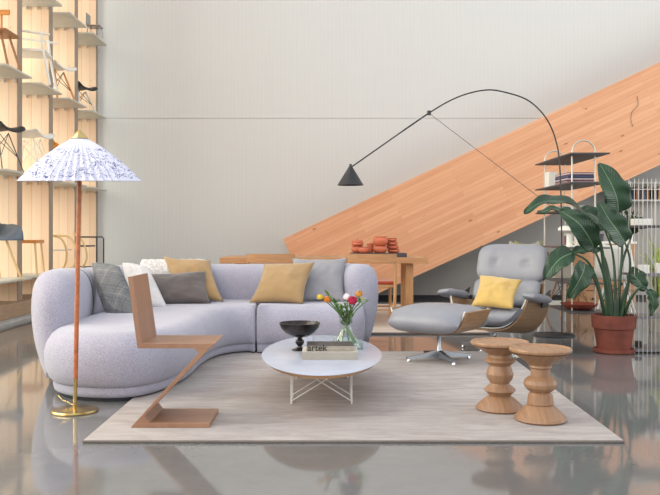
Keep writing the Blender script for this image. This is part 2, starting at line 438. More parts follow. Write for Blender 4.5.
def pillow_obj(name, label, TL, TR, BR, BL, t, mat, group=None, seed=0, cat='cushion', pinch=0.10):
    ctr = (TL+TR+BR+BL)/4
    ux = ((TR-TL)+(BR-BL)).normalized(); nz = ux.cross((TL-BL)+(TR-BR)).normalized(); uy = nz.cross(ux)
    R = Matrix((ux, uy, nz)).transposed(); Ri = R.inverted()
    c = [Ri @ (p-ctr) for p in (TL, TR, BR, BL)]
    bm = B(); n = 24; G = {}
    for s in (1, -1):
        for i in range(n+1):
            for j in range(n+1):
                u, v = i/n, j/n
                uu, vv = 2*u-1, 2*v-1
                u2, v2 = 0.5+0.5*uu*(1-pinch*(1-vv*vv)), 0.5+0.5*vv*(1-pinch*(1-uu*uu))
                p = c[3]*(1-u2)*(1-v2)+c[2]*u2*(1-v2)+c[1]*u2*v2+c[0]*(1-u2)*v2
                e = ((1-uu**2)*(1-vv**2))**0.42
                z = s*t/2*e
                nn = noise.noise(Vector((uu*1.8+seed, vv*1.8, seed*3.1)))*0.014+noise.noise(Vector((uu*4+seed, vv*4, 9+seed)))*0.007
                z += nn*(e if e > 0 else 0)*1.2 + 0.01*noise.noise(Vector((uu*1.3, vv*1.3, seed)))
                edge = i in (0, n) or j in (0, n)
                if edge and s < 0: G[i, j, s] = G[i, j, 1]
                else: G[i, j, s] = bm.verts.new((p.x, p.y, p.z+z))
        for i in range(n):
            for j in range(n):
                q = [G[i, j, s], G[i+1, j, s], G[i+1, j+1, s], G[i, j+1, s]]
                if s < 0: q.reverse()
                bm.faces.new(q)
    o = mk(name, bm, mat, smooth='all'); o.matrix_world = Matrix.Translation(ctr) @ R.to_4x4()
    return tag(o, label, cat, group)

# ------------------------------------------------------------------ room
YB = 12.3
bm = B(); box(bm, -5.2, 11, -1.5, YB+0.2, -0.12, 0); struct('floor', bm, M['floor'])
bm = B(); box(bm, -5.2, 11, YB, YB+0.2, 0, 2.752); box(bm, -5.2, 11, YB, YB+0.2, 2.768, 7.2); box(bm, -5.2, 11, YB+0.012, YB+0.19, 2.752, 2.768)
struct('wall_back', bm, M['wall'])
# left facade: deep pine fins with windows between
XE, PITCH = -3.5, 1.045
fins = [9.10+PITCH*k for k in range(-8, 4)]
k_ = 0
for D in fins:
    bm = B(); box(bm, -4.55, XE-0.004, D, D+0.13, 0.22, 7.2)
    o = struct('wall_left' if k_ == 0 else 'wall_left.%03d' % k_, bm, M['pine'])
    bm = B(); box(bm, XE-0.004, XE+0.004, D, D+0.135, 0.22, 7.2)
    mk('end_face', bm, M['fin_edge'], parent=o)
    if k_ < len(fins)-1:
        bm = B(); box(bm, -4.50, -4.488, D+0.13, D+PITCH, 0.30, 7.1)
        wn = struct('window_%d' % (k_+1), bm, M['pane'])
        bm = B()
        for a, b, c_, d in ((D+0.13, D+0.17, 0.22, 7.2), (D+PITCH-0.04, D+PITCH, 0.22, 7.2), (D+0.13, D+PITCH, 0.22, 0.30), (D+0.13, D+PITCH, 7.1, 7.2)):
            box(bm, -4.52, -4.46, a, b, c_, d)
        mk('window_frame', bm, M['white_metal'], parent=wn)
    k_ += 1
bm = B(); box(bm, -4.55, -3.42, 0, YB, 0.06, 0.22, bevel=0.004); struct('trim_1', bm, M['sill_wood'])
bm = B(); box(bm, -4.55, -3.46, 0, YB, 0.0, 0.06); struct('trim_2', bm, M['white_metal'])
# staircase along the back wall
YS = 11.4
def sp(px, py): q = at(px, py, YS); return (q.x, q.z)
x0, z0 = sp(283, 239); x1, z1 = sp(392, 287); sB = 0.456
ztop = lambda x: z0+(x-x0)*0.4695
zbot = lambda x: z1+(x-x1)*sB
xl0 = x0+z0*0.4695; xr = 8.2
xb0 = x1-z1/sB
poly = [(x0, YS, z0), (xr, YS, ztop(xr)), (xr, YS, zbot(xr)), (xb0, YS, 0.0), (xl0, YS, 0.0)]
st = thing('staircase', 'large sloping larch-clad staircase rising to the right along the back wall', 'staircase', (0, 0, 0))
bm = B(); prism(bm, poly, (0, 0.06, 0)); mk('side_cladding', bm, M['stair'], st)
bm = B(); prism(bm, [(p[0], YB-0.07, p[2]) for p in poly], (0, 0.06, 0)); mk('side_cladding', bm, M['stair'], st)
bm = B(); prism(bm, [(xb0+0.25, YS+0.06, zbot(xb0+0.25)), (xr, YS+0.06, zbot(xr)), (xr, YS+0.06, zbot(xr)+0.04), (xb0+0.25, YS+0.06, zbot(xb0+0.25)+0.04)], (0, YB-YS-0.14, 0)); mk('soffit', bm, M['under'], st)
for i in range(18):
    xa = xb0+0.35+i*0.36; zz = zbot(xa+0.36)+0.16
    if xa > xr-0.4: break
    bm = B(); box(bm, xa, xa+0.38, YS+0.07, YB-0.08, zz-0.05, zz); mk('step', bm, M['drawer'], st)
bm = B(); prism(bm, [(xb0+0.16, YB-0.10, 0), (xr, YB-0.10, 0), (xr, YB-0.10, zbot(xr)+0.0), (xb0+0.17, YB-0.10, zbot(xb0+0.17)-0.0)], (0, 0.03, 0)); struct('wall_under_stair', bm, M['under'])
bm = B(); box(bm, xb0+0.3, 9.5, YB-0.115, YB-0.101, 0, 0.055); struct('baseboard_back', bm, M['black'])
# small pin-hole marks: wire drawing on the cladding
bm = B(); tube(bm, catmull([at(637, 96, YS-0.01), at(638, 105, YS-0.01), at(632, 112, YS-0.01), at(631, 120, YS-0.01), at(633, 127, YS-0.01)], 6), 0.003, 6)
tag(mk('wire', bm, M['shelf_dk'], smooth=True), 'thin curled wire hanging against the larch stair cladding, upper right', 'wire')

# ------------------------------------------------------------------ rugs
def rug(name, label, pts, h, mat, grp=None):
    t = thing(name, label, 'rug', (0, 0, 0))
    bm = B(); prism(bm, [(x, y, 0.0) for x, y in pts], (0, 0, h)); mk('pile', bm, mat, t)
    bm = B(); loop = [Vector((x, y, h*0.45)) for x, y in pts]; n = len(loop)
    for i in range(n):
        a, b = loop[i], loop[(i+1) % n]; tube(bm, [a, b], h*0.48, 8)
    mk('binding', bm, M['rug_edge'], t, smooth=True)
    return t
RZ = 0.014
rug('rug', 'large pale beige streaked rug lying under the coffee table', [(-1.125, 3.73), (1.39, 3.73), (1.47, 6.58), (-1.13, 6.58)], RZ, M['rug'])
rug('rug', 'pale pinkish rug lying under the dining table and its chairs', [(-2.6, 7.80), (1.60, 7.80), (1.25, 11.0), (-2.6, 11.0)], 0.022, M['rug2'])

# ------------------------------------------------------------------ sofa
sofa = thing('sofa', 'long curved lavender-grey upholstered sofa with a rounded chaise on its left', 'sofa', (0, 0, 0))
SEATP = [(0.045, 0.085), (0.02, 0.11), (0.0, 0.17), (-0.005, 0.25), (0.008, 0.31), (0.035, 0.355), (0.075, 0.385), (0.12, 0.397), (0.15, 0.400)]
A_out = [(-1.78, 5.60), (-1.775, 5.20), (-1.70, 4.86), (-1.52, 4.65), (-1.25, 4.575), (-1.05, 4.66), (-0.92, 4.93), (-0.86, 5.35), (-0.85, 5.85), (-0.80, 6.22), (-0.70, 6.41), (-0.61, 6.455)]
def seam_w(p):
    w_ = 1.0
    if abs(p.x+0.56) < 0.05: w_ = 0.12
    if p.y > 6.62: w_ = min(w_, 0.25)
    return w_
A_sm = catmull([(x, y, 0) for x, y in A_out], 6)
A_poly = A_sm + [Vector((-0.572, 6.458, 0)), Vector((-0.561, 6.475, 0)), Vector((-0.560, 6.55, 0)), Vector((-0.560, 6.8, 0)), Vector((-0.560, 7.08, 0)), Vector((-0.6, 7.12, 0)), Vector((-1.0, 7.14, 0)), Vector((-1.35, 7.1, 0)), Vector((-1.62, 6.9, 0)), Vector((-1.76, 6.55, 0)), Vector((-1.77, 6.15, 0))]
bm = B(); inflated(bm, A_poly, SEATP, seam_w); mk('seat', bm, M['sofa'], sofa, smooth='all')
B_pts = [(-0.556, 6.475), (-0.545, 6.458), (-0.53, 6.455), (0.18, 6.455), (0.26, 6.48), (0.315, 6.55), (0.33, 6.64), (0.33, 6.9), (0.30, 7.08), (0.2, 7.12), (-0.52, 7.12), (-0.555, 7.07)]
B_poly = []
for i in range(len(B_pts)):
    a, b = Vector((*B_pts[i], 0)), Vector((*B_pts[(i+1) % len(B_pts)], 0)); m = max(1, int((b-a).length/0.06))
    B_poly += [a.lerp(b, q/m) for q in range(m)]
bm = B(); inflated(bm, B_poly, SEATP, seam_w); mk('seat', bm, M['sofa'], sofa, smooth='all')
LIP = [(0.07, 0.022), (0.054, 0.03), (0.048, 0.05), (0.048, 0.078), (0.055, 0.088)]
bm = B(); inflated(bm, A_poly, LIP, seam_w); mk('base_band', bm, M['sofa'], sofa, smooth='all')
bm = B(); inflated(bm, B_poly, LIP, seam_w); mk('base_band', bm, M['sofa'], sofa, smooth='all')
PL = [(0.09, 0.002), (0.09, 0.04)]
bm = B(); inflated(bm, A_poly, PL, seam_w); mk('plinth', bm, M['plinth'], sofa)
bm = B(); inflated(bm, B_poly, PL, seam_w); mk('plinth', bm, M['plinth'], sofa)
# back shell swept along a curved path
path = catmull([(-1.735, 5.04, 0), (-1.83, 5.45, 0), (-1.90, 5.95, 0), (-1.94, 6.5, 0), (-1.80, 6.93, 0), (-1.50, 7.20, 0), (-1.05, 7.27, 0), (-0.5, 7.27, 0), (0.03, 7.25, 0), (0.26, 7.13, 0), (0.36, 6.84, 0)], 10)
def shell_section(H=0.735):
    # (offset, z), closed loop
    L = [(-0.085, 0.03), (-0.125, 0.16), (-0.155, 0.32), (-0.168, 0.48), (-0.155, 0.61), (-0.115, 0.695), (-0.05, 0.735), (0.03, 0.735), (0.09, 0.70), (0.125, 0.62), (0.135, 0.48), (0.118, 0.30), (0.078, 0.14), (0.035, 0.03)]
    P = catmull([(a, 0, z) for a, z in L], 3)
    return [(p.x, min(p.z, 0.74)) for p in P]
sec = shell_section()
def sweep(i0, i1, round0, round1, RL=0.26, want_seam=False):
    bm = B(); rings = []
    n = len(path); L = [0]
    for i in range(1, n): L.append(L[-1]+(path[i]-path[i-1]).length)
    # resample
    def pt(s):
        s = max(0, min(L[-1], s))
        for i in range(1, n):
            if L[i] >= s: return path[i-1].lerp(path[i], (s-L[i-1])/max(1e-6, L[i]-L[i-1]))
        return path[-1]
    s0, s1 = i0*L[-1], i1*L[-1]; NS = 44
    ss = []
    if round0: ss += [s0+RL*(1-math.cos(q*PI/2/12)) for q in range(12)]; a = s0+RL
    else: a = s0; ss += [s0, s0+0.006, s0+0.02]; a = s0+0.04
    b = s1-RL if round1 else s1-0.04
    m = max(4, int((b-a)/0.07)); ss += [a+(b-a)*q/m for q in range(m+1)]
    if round1: ss += [s1-RL*(1-math.sin((q+1)*PI/2/12)) for q in range(12)]
    else: ss += [s1-0.02, s1-0.006, s1]
    for s in ss:
        p = pt(s); t = (pt(s+0.03)-pt(s-0.03)).normalized(); nrm = Vector((-t.y, t.x, 0))  # left of travel
        k = 1.0
        if round0 and s < s0+RL: k = math.sqrt(max(0, 1-((s0+RL-s)/RL)**2))
        if round1 and s > s1-RL: k = math.sqrt(max(0, 1-((s-s1+RL)/RL)**2))
        ins = 0.0
        if not round0 and s < s0+0.021: ins = 0.022*(1-(s-s0)/0.021)
        if not round1 and s > s1-0.021: ins = 0.022*(1-(s1-s)/0.021)
        ring = []
        for o_, z in sec:
            kz = 0.30+0.70*k; kk = max(k, 0.03)
            zc = 0.36; hs = 1.0-0.045*min(1, max(0, (s/L[-1]-0.12)/0.2))+0.02*max(0, (s/L[-1]-0.8)/0.2)
            zz = zc+(z-zc)*(kz if z > zc else 0.55+0.45*k)
            oo = o_*kk
            l = math.hypot(o_, (z-zc)); 
            if ins and l > 0: oo -= o_/l*ins; zz -= (z-zc)/l*ins
            ring.append(bm.verts.new(p+nrm*oo+Vector((0, 0, zz*hs))))
        rings.append(ring)
    N = len(sec)
    for A_, Q in zip(rings, rings[1:]):
        for k in range(N): bm.faces.new((A_[k], A_[(k+1) % N], Q[(k+1) % N], Q[k]))
    bm.faces.new(rings[0][::-1]); bm.faces.new(rings[-1])
    if want_seam:
        sm = B(); P_ = [v.co.copy() for v in rings[0]]; cc = sum(P_, Vector())/len(P_)
        bb = pt(s0); tube(sm, [p+(p-cc).normalized()*0.018 for p in P_], 0.005, 6, closed=True); mk('seam', sm, M['seam_shade'], sofa, smooth=True)
    return bm
mk('backrest', sweep(0.0, 0.215, True, False), M['sofa'], sofa, smooth='all')
mk('backrest', sweep(0.215, 0.757, False, False, want_seam=True), M['sofa'], sofa, smooth='all')
mk('backrest', sweep(0.757, 1.0, False, True, 0.12, True), M['sofa'], sofa, smooth='all')
SO = 'scatter cushions on the sofa'
pillow_obj('cushion', 'square grey plaid cushion leaning at the far left end of the sofa', at(92, 263, 6.25), at(120, 267, 6.05), at(136, 316, 5.86), at(107, 316, 5.88), 0.20, M['plaid'], SO, 1, pinch=-0.07)
pillow_obj('cushion', 'off-white cushion half hidden behind the plaid cushion on the sofa', at(122, 263, 6.62), at(148, 268, 6.60), at(168, 309, 6.38), at(132, 309, 6.35), 0.17, M['light_p'], SO, 2, pinch=-0.03)
pillow_obj('cushion', 'small rectangular dark taupe cushion propped on the sofa', at(147, 274, 6.85), at(206, 271, 6.92), at(211, 303.5, 6.62), at(157, 306, 6.60), 0.13, M['taupe'], SO, 3)
pillow_obj('cushion', 'ochre cushion standing behind the dark taupe cushion', at(163, 256, 7.12), at(210, 260, 7.12), at(224, 302, 6.78), at(176, 300, 6.78), 0.13, M['ochre'], SO, 4)
pillow_obj('cushion', 'ochre cushion slanting in front of the plain grey cushion', at(264, 264, 6.98), at(315, 262, 6.90), at(303, 304, 6.60), at(249, 303, 6.68), 0.14, M['ochre'], SO, 5)
pillow_obj('cushion', 'plain mid-grey square cushion at the right end of the sofa', at(292, 258, 7.16), at(347, 258, 7.10), at(345, 303, 6.82), at(293, 302, 6.82), 0.12, M['grey_p'], SO, 6)
# knitted throw over the back
bm = B(); G = {}
NX, NY = 26, 22
prof = [(-0.135, 0.50), (-0.150, 0.60), (-0.128, 0.68), (-0.07, 0.738), (0.0, 0.752), (0.07, 0.738), (0.118, 0.69), (0.150, 0.60), (0.155, 0.45)]
pc = catmull([(a, 0, z) for a, z in prof], 3)
for i in range(NX+1):
    x = -1.62+0.52*i/NX
    # centre line of the back at this x
    j = min(range(len(path)), key=lambda q: abs(path[q].x-x)+(0 if path[q].y > 7 else 9)+(0 if path[q].x < -0.2 else 9)); cy = path[j].y
    cy = 7.12+0.15*min(1, (x+1.62)/0.45)
    for q, p in enumerate(pc):
        wv = 0.010*math.sin(x*48+q*0.3)
        r = 1.05
        G[i, q] = bm.verts.new((x, cy+p.x*r*1.08+wv*0.5, -0.018+p.z+abs(wv)))
for i in range(NX):
    for q in range(len(pc)-1): bm.faces.new((G[i, q], G[i+1, q], G[i+1, q+1], G[i, q+1]))
o = mk('throw', bm, M['knit'], smooth='all'); md = o.modifiers.new('s', 'SOLIDIFY'); md.thickness = 0.012; md.offset = 1
tag(o, 'white knitted throw draped over the sofa back behind the cushions', 'blanket')

# ------------------------------------------------------------------ coffee table
ct = thing('coffee_table', 'low oval white-topped coffee table on thin white wire legs', 'table', (-0.02, 4.93, RZ))
def ellipse(a, b, n=72): return [(a*math.cos(2*PI*i/n), b*math.sin(2*PI*i/n)) for i in range(n)]
AX, BY = 0.365, 0.82
bm = B(); inflated(bm, [(x, y) for x, y in ellipse(AX, BY)], [(0.0, 0.232), (0.0, 0.2345), (0.003, 0.236)]); mk('tabletop', bm, M['white'], ct, smooth=True)
bm = B(); inflated(bm, [(x, y) for x, y in ellipse(AX, BY)], [(0.026, 0.212), (0.001, 0.2319)]); mk('plywood_edge', bm, M['ply'], ct)
for yb in (-0.33, 0.48):
    bm = B()
    for s in (-1, 1):
        for yy in (-0.09, 0.09):
            tube(bm, [(s*0.17, yb+yy, 0.004), (s*0.17, yb+yy, 0.21)], 0.0045, 8)
            tube(bm, [(s*0.17, yb+yy, 0.02), (-s*0.13, yb+yy, 0.205)], 0.0035, 8)
        tube(bm, [(s*0.17, yb-0.09, 0.012), (s*0.17, yb+0.09, 0.012)], 0.0035, 8)
        tube(bm, [(s*0.17, yb-0.09, 0.206), (s*0.17, yb+0.09, 0.206)], 0.0035, 8)
    mk('wire_base', bm, M['white_metal'], ct, smooth=True)
TZ = RZ+0.236
# footed bowl
bc = at(299.8, 350, 5.0); bc.z = TZ+0.0005
t = thing('bowl', 'dark footed metal bowl on the left of the oval coffee table', 'bowl', bc); t.scale = (1.07, 1.07, 1.04)
bm = B(); lathe(bm, [(0, 0.0), (0.045, 0.0), (0.048, 0.004), (0.03, 0.01), (0.014, 0.018), (0.012, 0.026), (0.02, 0.034), (0.026, 0.046), (0.024, 0.058), (0.014, 0.068), (0.013, 0.075), (0.02, 0.078), (0, 0.078)]); mk('pedestal', bm, M['bowl'], t, smooth=True)
bm = B(); lathe(bm, [(0, 0.0785), (0.025, 0.0785), (0.05, 0.084), (0.085, 0.105), (0.11, 0.135), (0.121, 0.165), (0.117, 0.166), (0.105, 0.139), (0.082, 0.111), (0.048, 0.091), (0, 0.086)]); mk('bowl_cup', bm, M['bowl'], t, smooth=True)
# books
def book(name, label, c, sx, sy, h, rz, cover, spine_mat, z):
    t = thing(name, label, 'book', (c[0], c[1], z), rz)
    bm = B(); box(bm, -sx/2, sx/2, -sy/2, sy/2, h-0.003, h, bevel=0.001); mk('front_cover', bm, cover, t)
    bm = B(); box(bm, -sx/2, sx/2, -sy/2, sy/2, 0, 0.003, bevel=0.001); mk('back_cover', bm, spine_mat, t)
    bm = B(); box(bm, -sx/2, sx/2, -sy/2-0.001, -sy/2+0.004, 0, h); mk('spine', bm, spine_mat, t)
    bm = B(); box(bm, -sx/2+0.004, sx/2-0.004, -sy/2+0.005, sy/2-0.004, 0.0031, h-0.0031); mk('pages', bm, M['paper'], t)
    return t
bx = (330-CX)*4.68/F
book('book', 'thick pale linen-bound book lying flat on the coffee table', (bx, 4.74), 0.325, 0.24, 0.042, 0.0, M['linen_book'], M['linen_book'], TZ+0.0005)
bk = book('book', 'dark-covered art book lettered on its stone-coloured spine, stacked on top', (bx+0.0, 4.76), 0.275, 0.21, 0.030, 0.0, M['book_dark'], M['book_spine'], TZ+0.0435)
def text(s, size, parent, loc, rot, mat, ext=0.0006, align='LEFT'):
    cu = bpy.data.curves.new('lettering', 'FONT'); cu.body = s; cu.size = size; cu.extrude = ext; cu.offset = 0.0006; cu.align_x = align
    o = bpy.data.objects.new('lettering', cu); C.objects.link(o); cu.materials.append(mat)
    bpy.context.view_layer.update(); me = bpy.data.meshes.new_from_object(o.evaluated_get(bpy.context.evaluated_depsgraph_get()))
    bpy.data.objects.remove(o); o = bpy.data.objects.new('lettering', me); C.objects.link(o)
    o.parent = parent; o.location = loc; o.rotation_euler = rot; return o
text('artek', 0.054, bk, (-0.132, -0.1066, 0.003), (PI/2, 0, 0), M['ink'])
bm = B(); box(bm, -0.02, 0.075, -0.1067, -0.1061, 0.012, 0.018); box(bm, 0.085, 0.115, -0.1067, -0.1061, 0.009, 0.022); mk('spine_print', bm, M['linen_book'], bk)
# clear tray
tc = (0.08, 5.16)
bm = B()
tw, td = 0.16, 0.15
box(bm, -tw, tw, -td, td, 0, 0.006)
for a in ((-tw, -tw+0.005, -td, td), (tw-0.005, tw, -td, td), (-tw, tw, -td, -td+0.005), (-tw, tw, td-0.005, td)): box(bm, *a, 0.006, 0.05)
o = mk('tray', bm, M['glass']); o.location = (tc[0], tc[1], TZ+0.0005)
tag(o, 'clear square glass tray behind the books on the coffee table', 'tray')
# vase and flowers
vc = at(346.5, 347, 4.97); vx, vy = vc.x, vc.y
vz = TZ+0.0072
vx, vy = 0.135, 5.10
bm = B(); lathe(bm, [(0.0, 0.0), (0.100, 0.0), (0.105, 0.006), (0.100, 0.022), (0.075, 0.06), (0.046, 0.10), (0.038, 0.125), (0.040, 0.17), (0.046, 0.20), (0.043, 0.20), (0.037, 0.17), (0.035, 0.125), (0.043, 0.099), (0.072, 0.058), (0.096, 0.021), (0.098, 0.008), (0, 0.006)], seg=48)
o = mk('vase', bm, M['glass'], smooth=True); o.location = (vx, vy, vz)
tag(o, 'clear glass vase with a wide foot holding the flower bunch', 'vase')
bm = B()
lathe(bm, [(0, 0.007), (0.088, 0.007), (0.089, 0.018), (0.0, 0.019)], seg=40)
mkw = mk('water', bm, M['glass'], parent=None, smooth=True); mkw.parent = o; 
def flower(label, pxy, kind, mat, r, foot, D=5.06):
    r = r*1.15 if kind == 'ball' else r
    top = at(pxy[0], pxy[1], D+random.uniform(-0.07, 0.07))
    t = thing('flower', label, 'flower', (vx, vy, vz+0.02))
    org = Vector((vx, vy, vz+0.02)); tl = top-org
    a = Vector((foot[0], foot[1], 0)); neck = Vector((-foot[0]*0.25, -foot[1]*0.25, 0.15))
    pts = catmull([a, a.lerp(neck, 0.5), neck, neck.lerp(tl, 0.5)+Vector((0, 0, 0.012)), tl], 6)
    bm = B(); tube(bm, pts, 0.0036, 6); mk('stem', bm, M['stem'], t, smooth=True)
    if kind == 'ball':
        bm = B()
        for q in range(46):
            zz = 1-2*(q+0.5)/46; th = q*2.399; rr = math.sqrt(1-zz*zz); n = Vector((rr*math.cos(th), rr*math.sin(th), zz*0.8+0.1))
            u = n.cross(Vector((0, 0, 1))).normalized() if abs(n.z) < 0.97 else Vector((1, 0, 0)); v = n.cross(u)
            c0 = tl+n*r*0.72; s = r*0.42
            a_ = [c0-u*s*0.6, c0+v*s*0.2+u*0-n*0, c0+u*s*0.6, c0+n*s*0.9+v*s*0.6]
            vs = [bm.verts.new(p) for p in (c0-u*s*0.7-v*s*0.4, c0+u*s*0.7-v*s*0.4, c0+u*s*0.5+n*s*0.6+v*s*0.5, c0-u*s*0.5+n*s*0.6+v*s*0.5)]
            bm.faces.new(vs)
        bmesh.ops.create_icosphere(bm, subdivisions=2, radius=r*0.80, matrix=Matrix.Translation(tl))
        mk('blossom', bm, mat, t, smooth=True)
    else:
        bm = B()
        for q in range(10):
            th = q*2*PI/10; d = Vector((math.cos(th), math.sin(th), 0.5)).normalized()
            sd = d.cross(Vector((0, 0, 1))).normalized()
            vs = [bm.verts.new(tl+p) for p in (Vector((0, 0, 0)), d*r*0.6+sd*r*0.3, d*r, d*r*0.6-sd*r*0.3)]
            bm.faces.new(vs)
        bmesh.ops.create_icosphere(bm, subdivisions=1, radius=r*0.35, matrix=Matrix.Translation(tl))
        mk('blossom', bm, mat, t)
    bm = B()
    for q in range(8):
        f_ = 0.38+0.075*q; p = pts[int(f_*(len(pts)-1))]; th = random.uniform(0, 2*PI)
        d = Vector((math.cos(th), math.sin(th)*0.6, 0.7)).normalized()*0.06; sd = d.cross(Vector((0, 0, 1))).normalized()*0.011
        vs = [bm.verts.new(x) for x in (p, p+d*0.5+sd, p+d, p+d*0.5-sd)]; bm.faces.new(vs)
    fo = mk('foliage', bm, M['stem'], t, recalc=False); fo['kind'] = 'stuff'
FG = None
flower('yellow ranunculus leaning furthest left in the glass vase', (320, 297), 'ball', M['ye_petal'], 0.019, (0.05, 0.01))
flower('orange ranunculus beside the yellow one in the glass vase', (327, 299.5), 'ball', M['or_petal'], 0.023, (0.055, -0.02))
flower('white ranunculus behind the crimson bloom in the vase', (347, 297), 'ball', M['wh_petal'], 0.024, (-0.03, 0.04))
flower('deep crimson ranunculus, the largest bloom in the glass vase', (352.5, 300.5), 'ball', M['crimson'], 0.030, (-0.05, 0.0), 5.0)
flower('amber ranunculus at the top right of the bunch', (359, 294), 'ball', M['br_petal'], 0.023, (-0.06, 0.02))
flower('pale lime bloom at the right edge of the bunch', (362, 300), 'star', M['li_petal'], 0.028, (-0.04, -0.04))
flower('small greenish bud rising over the orange ranunculus', (325, 291), 'star', M['stem'], 0.012, (0.06, 0.03))
for i, (px, py) in enumerate(((334, 301), (341, 308), (367, 301), (345, 304), (338, 305))):
    flower('leafy green sprig without a bloom, '+['leaning left under the orange bloom', 'at the centre of the glass vase', 'reaching out furthest right', 'standing just under the white bloom', 'lowest of the five sprigs'][i], (px, py), 'star', M['stem'], 0.02, (0.07*math.cos(i*1.3), 0.06*math.sin(i*1.3)))
for o in S.objects:
    if o.get('label', '').startswith('leafy green sprig'): o['group'] = 'leafy sprigs in the vase'; o.name = 'sprig'; o['category'] = 'plant sprig'

# ------------------------------------------------------------------ zig-zag chair
zc = thing('zigzag_chair', 'angular reddish wooden zigzag chair standing on the rug beside the sofa', 'chair', (0, 0, RZ))
Y0, Y1 = 3.965, 4.30
def slab(name, pts): 
    bm = B(); prism(bm, [(x, Y0, z) for x, z in pts], (0, Y1-Y0, 0), bevel=0.0015); return mk(name, bm, M['zig'], zc)
slab('backrest', [(-0.930, 0.408), (-0.955, 0.742), (-0.978, 0.740), (-0.932, 0.408)][0:0] or [(-0.905, 0.418), (-0.953, 0.752), (-0.978, 0.748), (-0.930, 0.395)])
slab('seat', [(-0.930, 0.394), (-0.565, 0.394), (-0.545, 0.418), (-0.906, 0.418)])
slab('diagonal', [(-0.965, 0.0), (-0.925, 0.0245), (-0.570, 0.3935), (-0.606, 0.3935), (-0.975, 0.012)][:4] if False else [(-0.965, 0.0005), (-0.931, 0.0205), (-0.573, 0.3935), (-0.606, 0.3935)])
slab('foot_board', [(-0.963, 0.0), (-0.572, 0.0), (-0.572, 0.024), (-0.929, 0.024)])
bm = B(); prism(bm, [(-0.60, Y0+0.001, 0.3945), (-0.65, Y0+0.001, 0.3945), (-0.627, Y0+0.001, 0.370)], (0, Y1-Y0-0.002, 0)); mk('corner_wedge', bm, M['zig'], zc)
bm = B(); prism(bm, [(-0.929, Y0+0.001, 0.0235), (-0.87, Y0+0.001, 0.0235), (-0.895, Y0+0.001, 0.0585)], (0, Y1-Y0-0.002, 0)); mk('corner_wedge', bm, M['zig'], zc)

# ------------------------------------------------------------------ turned stools
def stool(label, x, y, prof):
    t = thing('stool', label, 'stool', (x, y, RZ)); R0 = 0.155/142
    out = []
    body = [(r*R0*1.0, z) for r, z in prof]
    bm = B(); lathe(bm, body, seg=56); mk('turned_body', bm, M['stool'], t, smooth=26)
    bm = B(); lathe(bm, [(0, 0.3525), (0.149, 0.3525), (0.157, 0.358), (0.159, 0.368), (0.154, 0.376), (0.146, 0.376), (0.138, 0.368), (0, 0.365)], seg=56); mk('dished_top', bm, M['stool'], t, smooth=True)
h = lambda y, y0, y1: 0.378*(y1-y)/(y1-y0)
rp = [(0, 460), (112, 460), (122, 452), (118, 440), (90, 415), (66, 392), (58, 386), (62, 382), (56, 340), (46, 328), (60, 320), (74, 305), (78, 290), (72, 272), (56, 260), (46, 256), (45, 222), (54, 214), (52, 205), (75, 185), (110, 165), (138, 147), (0, 146)]
zr = lambda y: 0.352*(460-y)/(460-146)
stool('turned wooden stool with a rounded ball at mid-height, nearest the rug corner', 1.112, 4.13, [(r, zr(y)) for r, y in rp])
lp = [(0, 410), (106, 410), (114, 402), (108, 392), (74, 362), (50, 346), (52, 342), (74, 322), (72, 316), (46, 294), (44, 290), (60, 268), (64, 248), (56, 226), (50, 210), (74, 190), (73, 184), (58, 172), (56, 160), (96, 138), (130, 121), (0, 120)]
zl = lambda y: 0.352*(410-y)/(410-120)
stool('turned wooden stool with stacked angular rings, partly behind the other stool', 0.958, 4.385, [(r*1.06, zl(y)) for r, y in lp])

# ------------------------------------------------------------------ lounge chair and ottoman
def star_base(t, nleg, R, z_hub, ang0, post_top, name='leg'):
    bm = B(); lathe(bm, [(0, z_hub-0.03), (0.026, z_hub-0.03), (0.03, z_hub), (0.017, z_hub+0.02), (0.016, post_top-0.02), (0.02, post_top), (0, post_top)], seg=24); mk('post', bm, M['alu'], t, smooth=True)
    bm = B(); box(bm, -0.09, 0.09, -0.02, 0.02, post_top, post_top+0.012); box(bm, -0.02, 0.02, -0.09, 0.09, post_top, post_top+0.012); mk('mounting_plate', bm, M['black'], t)
    for i in range(nleg):
        a = ang0+2*PI*i/nleg; d = Vector((math.cos(a), math.sin(a), 0)); s = Vector((-math.sin(a), math.cos(a), 0))
        bm = B(); rings = []
        for q in range(9):
            f = q/8; c = d*(0.02+(R-0.02)*f); wz = 0.020*(1-f)+0.014*f; zt = (z_hub+0.005)*(1-f)**1.4+0.040*(1-(1-f)**1.4); zb = zt-(0.045*(1-f)+0.016)
            zb = max(zb, 0.022)
            rings.append([bm.verts.new(c+s*wz+Vector((0, 0, zb))), bm.verts.new(c+s*wz*0.8+Vector((0, 0, zt))), bm.verts.new(c-s*wz*0.8+Vector((0, 0, zt))), bm.verts.new(c-s*wz+Vector((0, 0, zb)))])
        for A_, Q in zip(rings, rings[1:]):
            for k in range(4): bm.faces.new((A_[k], A_[(k+1) % 4], Q[(k+1) % 4], Q[k]))
        bm.faces.new(rings[0][::-1]); bm.faces.new(rings[-1])
        lg = mk(name, bm, M['alu'], t, smooth=True)
        bm = B(); lathe(bm, [(0, 0.0), (0.016, 0.0), (0.017, 0.006), (0.012, 0.012), (0.012, 0.03), (0, 0.03)], c=tuple(d*(R-0.015)), seg=16); mk('glide', bm, M['chrome'], lg, smooth=True)
